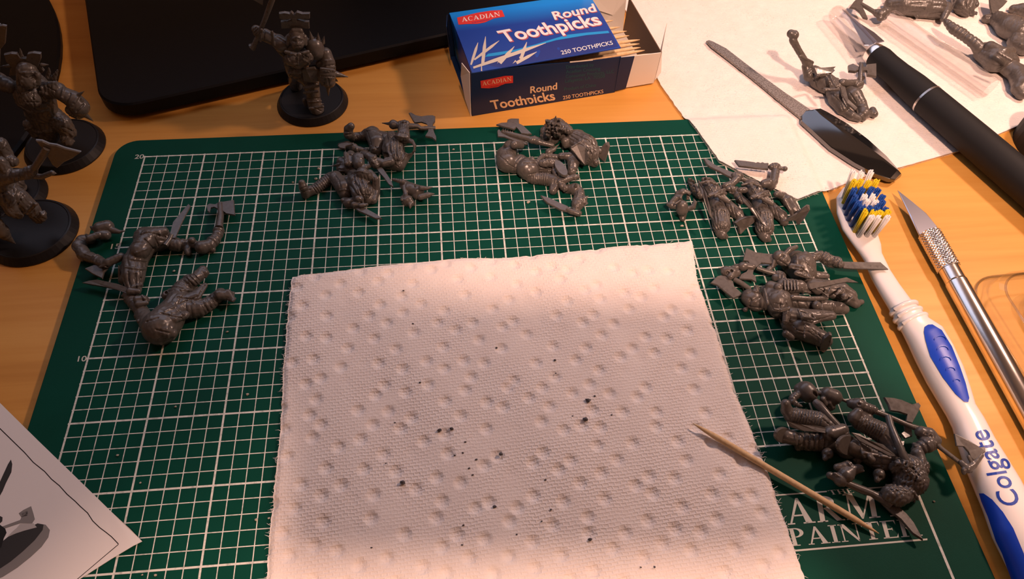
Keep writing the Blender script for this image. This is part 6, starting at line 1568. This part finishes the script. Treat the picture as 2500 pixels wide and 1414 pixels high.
m.plate('crest', [(32, 500), (100, 485), (150, 490), (180, 530), (240, 530), (250, 490), (300, 480), (370, 490), (372, 540), (350, 590), (400, 650), (330, 700), (180, 690), (80, 690), (90, 600), (50, 560)], .15, .12)
c = m.clay(); c.limb((80, 780, 70, .1), (0, 740, 70), (-60, 700, 70), k=.06, rib=(.05, 3)).limb((160, 800, 50), (80, 790, 60))
up(c, 'axe_arm', rough=.012)
m.rod('axe_haft', (-40, 800, 30, .2), (-30, 500, 28, .2), (-20, 220, 28, .2))
m.plate('axe_blade', [(-60, 240), (20, 232), (58, 240), (52, 330), (45, 400), (10, 445), (-60, 430)], .28, .10)
c = m.clay(); c.limb((560, 850, 66, .4), (660, 900, 76, .5), (720, 970, 84, .6), k=.06).limb((640, 1000, 50, .6), (720, 1030, 56, .6), rib=(.1, 4)).spike(690, 880, 24, 765, 828, .5, .5).spike(770, 970, 22, 820, 962, .6, .6).spike(770, 1040, 26, 850, 1105, .6, .6).spike(740, 910, 20, 745, 890, .6, .6)
up(c, 'gauntlet_arm', rough=.012)

UB = Upright(0, 320, 3.929, h=-3.9)
m = Standing(UB, (-3.62, -3.85), 1.70, 'assembled miniature striding at the lower left edge, axe swung out over the desk')
c = m.clay(); c.limb((370, 835, 52, .2), (300, 740, 66, .2), (180, 640, 84, .1), k=.06).limb((180, 640, 84, .1), (60, 560, 90), k=.06).limb((340, 700, 14, .6), (260, 790, 14, .6)).limb((400, 830, 40, .3), (410, 800, 30, .3))
c.limb((40, 560, 100), (-80, 640, 90, .2), (-120, 860, 80, .3), k=.06).limb((-120, 860, 70, .3), (-110, 960, 60, .4)).limb((60, 620, 70, .3), (120, 760, 60, .5), (180, 800, 40, .5), fold=(.1, 6))
up(c, 'legs', rough=.021)
c = m.clay(); c.limb((20, 540, 110), (-60, 430, 120), (-120, 330, 110), k=.1).limb((20, 440, 90, .2), (100, 430, 66, .3)).limb((10, 300, 50, .1), (60, 380, 50, .2))
up(c, 'torso', rough=.021)
c = m.clay(); c.limb((80, 440, 70, .3), (180, 420, 56, .3), (270, 410, 54, .3), k=.05).limb((270, 400, 56, .3), (320, 370, 46, .3), rib=(.1, 3)).limb((330, 430, 30, .3), (400, 440, 26, .3)).limb((400, 440, 24, .3), (500, 400, 24, .3)).spike(500, 402, 24, 545, 408, .3, .3)
up(c, 'axe_arm', rough=.012)
m.rod('axe_haft', (300, 400, 34, .3), (360, 310, 32, .3), (430, 200, 36, .3), (450, 160, 34, .3))
m.plate('axe_blade', [(340, 95, .3), (400, 100, .3), (470, 130, .3), (540, 140, .3), (620, 170, .3), (775, 208, .3), (700, 265, .3), (620, 300, .3), (545, 362, .3), (500, 330, .3), (470, 280, .3), (440, 235, .3), (400, 170, .3)], th=.10, bevel=.04)
c = m.clay(); c.limb((-60, 900, 80, .9), (10, 960, 66, .9), (50, 1000, 46, .9)).spike(60, 1010, 40, 152, 1085, .9, .9).spike(40, 950, 20, 85, 940, .9, .9).spike(10, 920, 20, 40, 880, .9, .9)
up(c, 'gauntlet_arm', rough=.012)
UC = Upright(0, 320, 3.929, h=-1.9)
m = Standing(UC, (-5.20, -1.85), 1.56, 'assembled miniature mostly cut off by the left edge behind the striding one')
c = m.clay(); c.limb((-140, 480, 100), (-100, 330, 110), (-40, 240, 100), k=.1).limb((-40, 240, 80), (60, 260, 66, .2), (120, 290, 50, .3), k=.06).limb((0, 120, 60), (60, 220, 60, .1)).limb((-60, 520, 80), (160, 500, 60, -.2), (220, 570, 46, -.2))
up(c, 'body', rough=.021)

# ------------------------------------------------------------------ the photographer's phone and body, out of view, posed to shade towel and left side
AX, AY, AZ = CR[0], -CR[1], -CR[2]             # right, up and backward of the phone
def ph(x, y, z): return CC + AX * x + AY * y + AZ * z
phone = thing('smartphone', ph(3, -1, .7), 'black smartphone held above the desk to take the picture', 'phone')
pv = []
outl = rounded_rect(-4.0, 9.6, -4.6, 2.6, .9, 6); n_ = len(outl)
pv = [ph(x, y, z) for z in (.35, 1.15) for x, y in outl]
obj('phone_body', pv, [list(range(n_))] + [list(range(n_, 2 * n_))[::-1]] + [[i, n_ + i, n_ + (i + 1) % n_, (i + 1) % n_] for i in range(n_)], M_gloss, phone, smooth=False)
class Free(View):
    h = -80.0
    def __init__(s): pass
    def pr(s, t): return np.array([t[0], t[1], t[3]], float), t[2]
M_skin = mat('skin', (.55, .28, .17), .5, spec=.3)
M_sleeve = mat('dark_sleeve_cloth', (.03, .03, .04), .9, spec=.1)
per = thing('person', (-20, -62, -25), 'person in a dark sweater leaning over the desk and holding up the phone', 'person')
def hp(x, y, z, r): q = ph(x, y, z); return (q[0], q[1], r, q[2])
HD = np.array([6.4, -36.6, 62.0]); LK = norm(np.array([13, -24, 23.0]) - HD); SD = norm(np.cross(LK, [0, 0, 1.0])); UPH = np.cross(SD, LK)
def hd(x, y, z, r): q = HD + SD * x + UPH * y + LK * z; return (q[0], q[1], r, q[2])
# body: head, neck, torso and right arm as one surface
c = Clay(Free())
c.limb(hd(0, 0, -1, 8.3), hd(0, -2, 2.5, 7.2), k=5).limb(hd(0, -4, 4, 6.0), hd(0, -9, 6, 3.6), k=5)
c.limb(hd(0, -1, 9, 1.3), hd(0, -3.4, 11, 1.5), k=1.2).limb(hd(-2.2, -6.6, 8.6, .8), hd(2.2, -6.6, 8.6, .8), k=.8)
for sgn in (-1, 1):
    c.limb(hd(sgn * 7.9, 0, 0, 1.4), hd(sgn * 8.2, -3.5, .3, 1.1), k=.8); c.limb(hd(sgn * 3.1, 0.2, 8.2, 1.2), k=.6)
c.limb(hd(-2, -7, -2, 5.4), (-18, -54, 5.6, 47), k=4)
c.limb((-18, -56, 6.6, 44), (-20, -60, 12.0, 32), (-21, -64, 14.0, 5), (-21, -64, 15.0, -25), k=10)
c.limb((-38, -60, 7.5, 40), (0, -61, 7.5, 39), k=8)
c.limb((-39, -60, 6.5, 39), (-48, -58, 5.2, 14), (-38, -48, 3.6, 3.8), k=5)
c.limb((0, -61, 6.5, 38), hp(30, -27, 8, 4.9), k=5).limb(hp(30, -27, 8, 4.9), hp(22, -18, 4, 4.0), hp(15.4, -9.4, 2.0, 2.7), k=3)
c.build('body', M_skin, per, h=.6, floor=-80)
# clothing over torso and sleeves
c = Clay(Free())
c.limb((-18, -56, 7.0, 42), (-20, -60, 12.7, 32), (-21, -64, 14.8, 5), (-21, -64, 15.8, -25), k=10, fold=(.02, 9))
c.limb((-38, -60, 8.2, 40), (0, -61, 8.2, 39), k=8)
c.limb((-39, -60, 7.3, 39), (-48, -58, 6.0, 14), (-40, -50, 4.5, 5), k=5)
c.limb((0, -61, 7.3, 38), hp(30, -27, 8, 5.7), k=5).limb(hp(30, -27, 8, 5.7), hp(22, -18, 4, 4.7), hp(16.0, -10.2, 2.1, 3.4), k=3)
c.build('sweater', M_sleeve, per, h=.6, floor=-80)
M_hair = mat('brown_hair', (.05, .03, .02), .7, spec=.2)
c = Clay(Free())
c.limb(hd(0, 2.2, -2.6, 8.4), hd(0, -2.5, -3.6, 7.8), k=4).limb(hd(-3, 6.5, 3.0, 3.0), hd(3, 6.5, 3.0, 3.0), k=2)
c.build('hair', M_hair, per, h=.4, rough=.25, freq=5, floor=-80)
c = Clay(Free())
c.limb(hp(15.4, -9.4, 2.0, 2.6), hp(14.0, -6.4, 1.6, 2.5), hp(12.6, -3.6, 1.4, 2.4), hp(12.3, -1.4, 1.1, 2.1), k=.8)
for i, (yy, ln) in enumerate(((1.2, 3.0), (-.6, 3.5), (-2.4, 3.3), (-4.1, 2.7))):
    c.limb(hp(12.2, yy, .5, .90), hp(11.4, yy + .2, -.6, .82), hp(10.0, yy + .2, -.60, .76), hp(10.0 - ln * .6, yy + .1, -.42, .66), k=.25)
c.limb(hp(12.2, .6, 1.8, 1.1), hp(10.4, 1.4, 2.25, .95), hp(8.4, 1.2, 2.15, .85), k=.3)
c.build('hand', M_skin, per, h=.12, floor=-80)

# ------------------------------------------------------------------ weapons belong to the hand or haft that carries them
for root in [o for o in COL.objects if o.parent is None and o.get('category') in ('miniature', 'miniature part')]:
    holder = None
    for ch in sorted(root.children, key=lambda o: ORDER.get(o.name, 0)):
        nm = ch.name.split('.')[0]
        if nm.endswith(('arm', 'hand', 'fist')): holder = ch
        elif holder is not None and nm.split('_')[-1] in ('blade', 'haft', 'hilt', 'socket'): ch.parent = holder
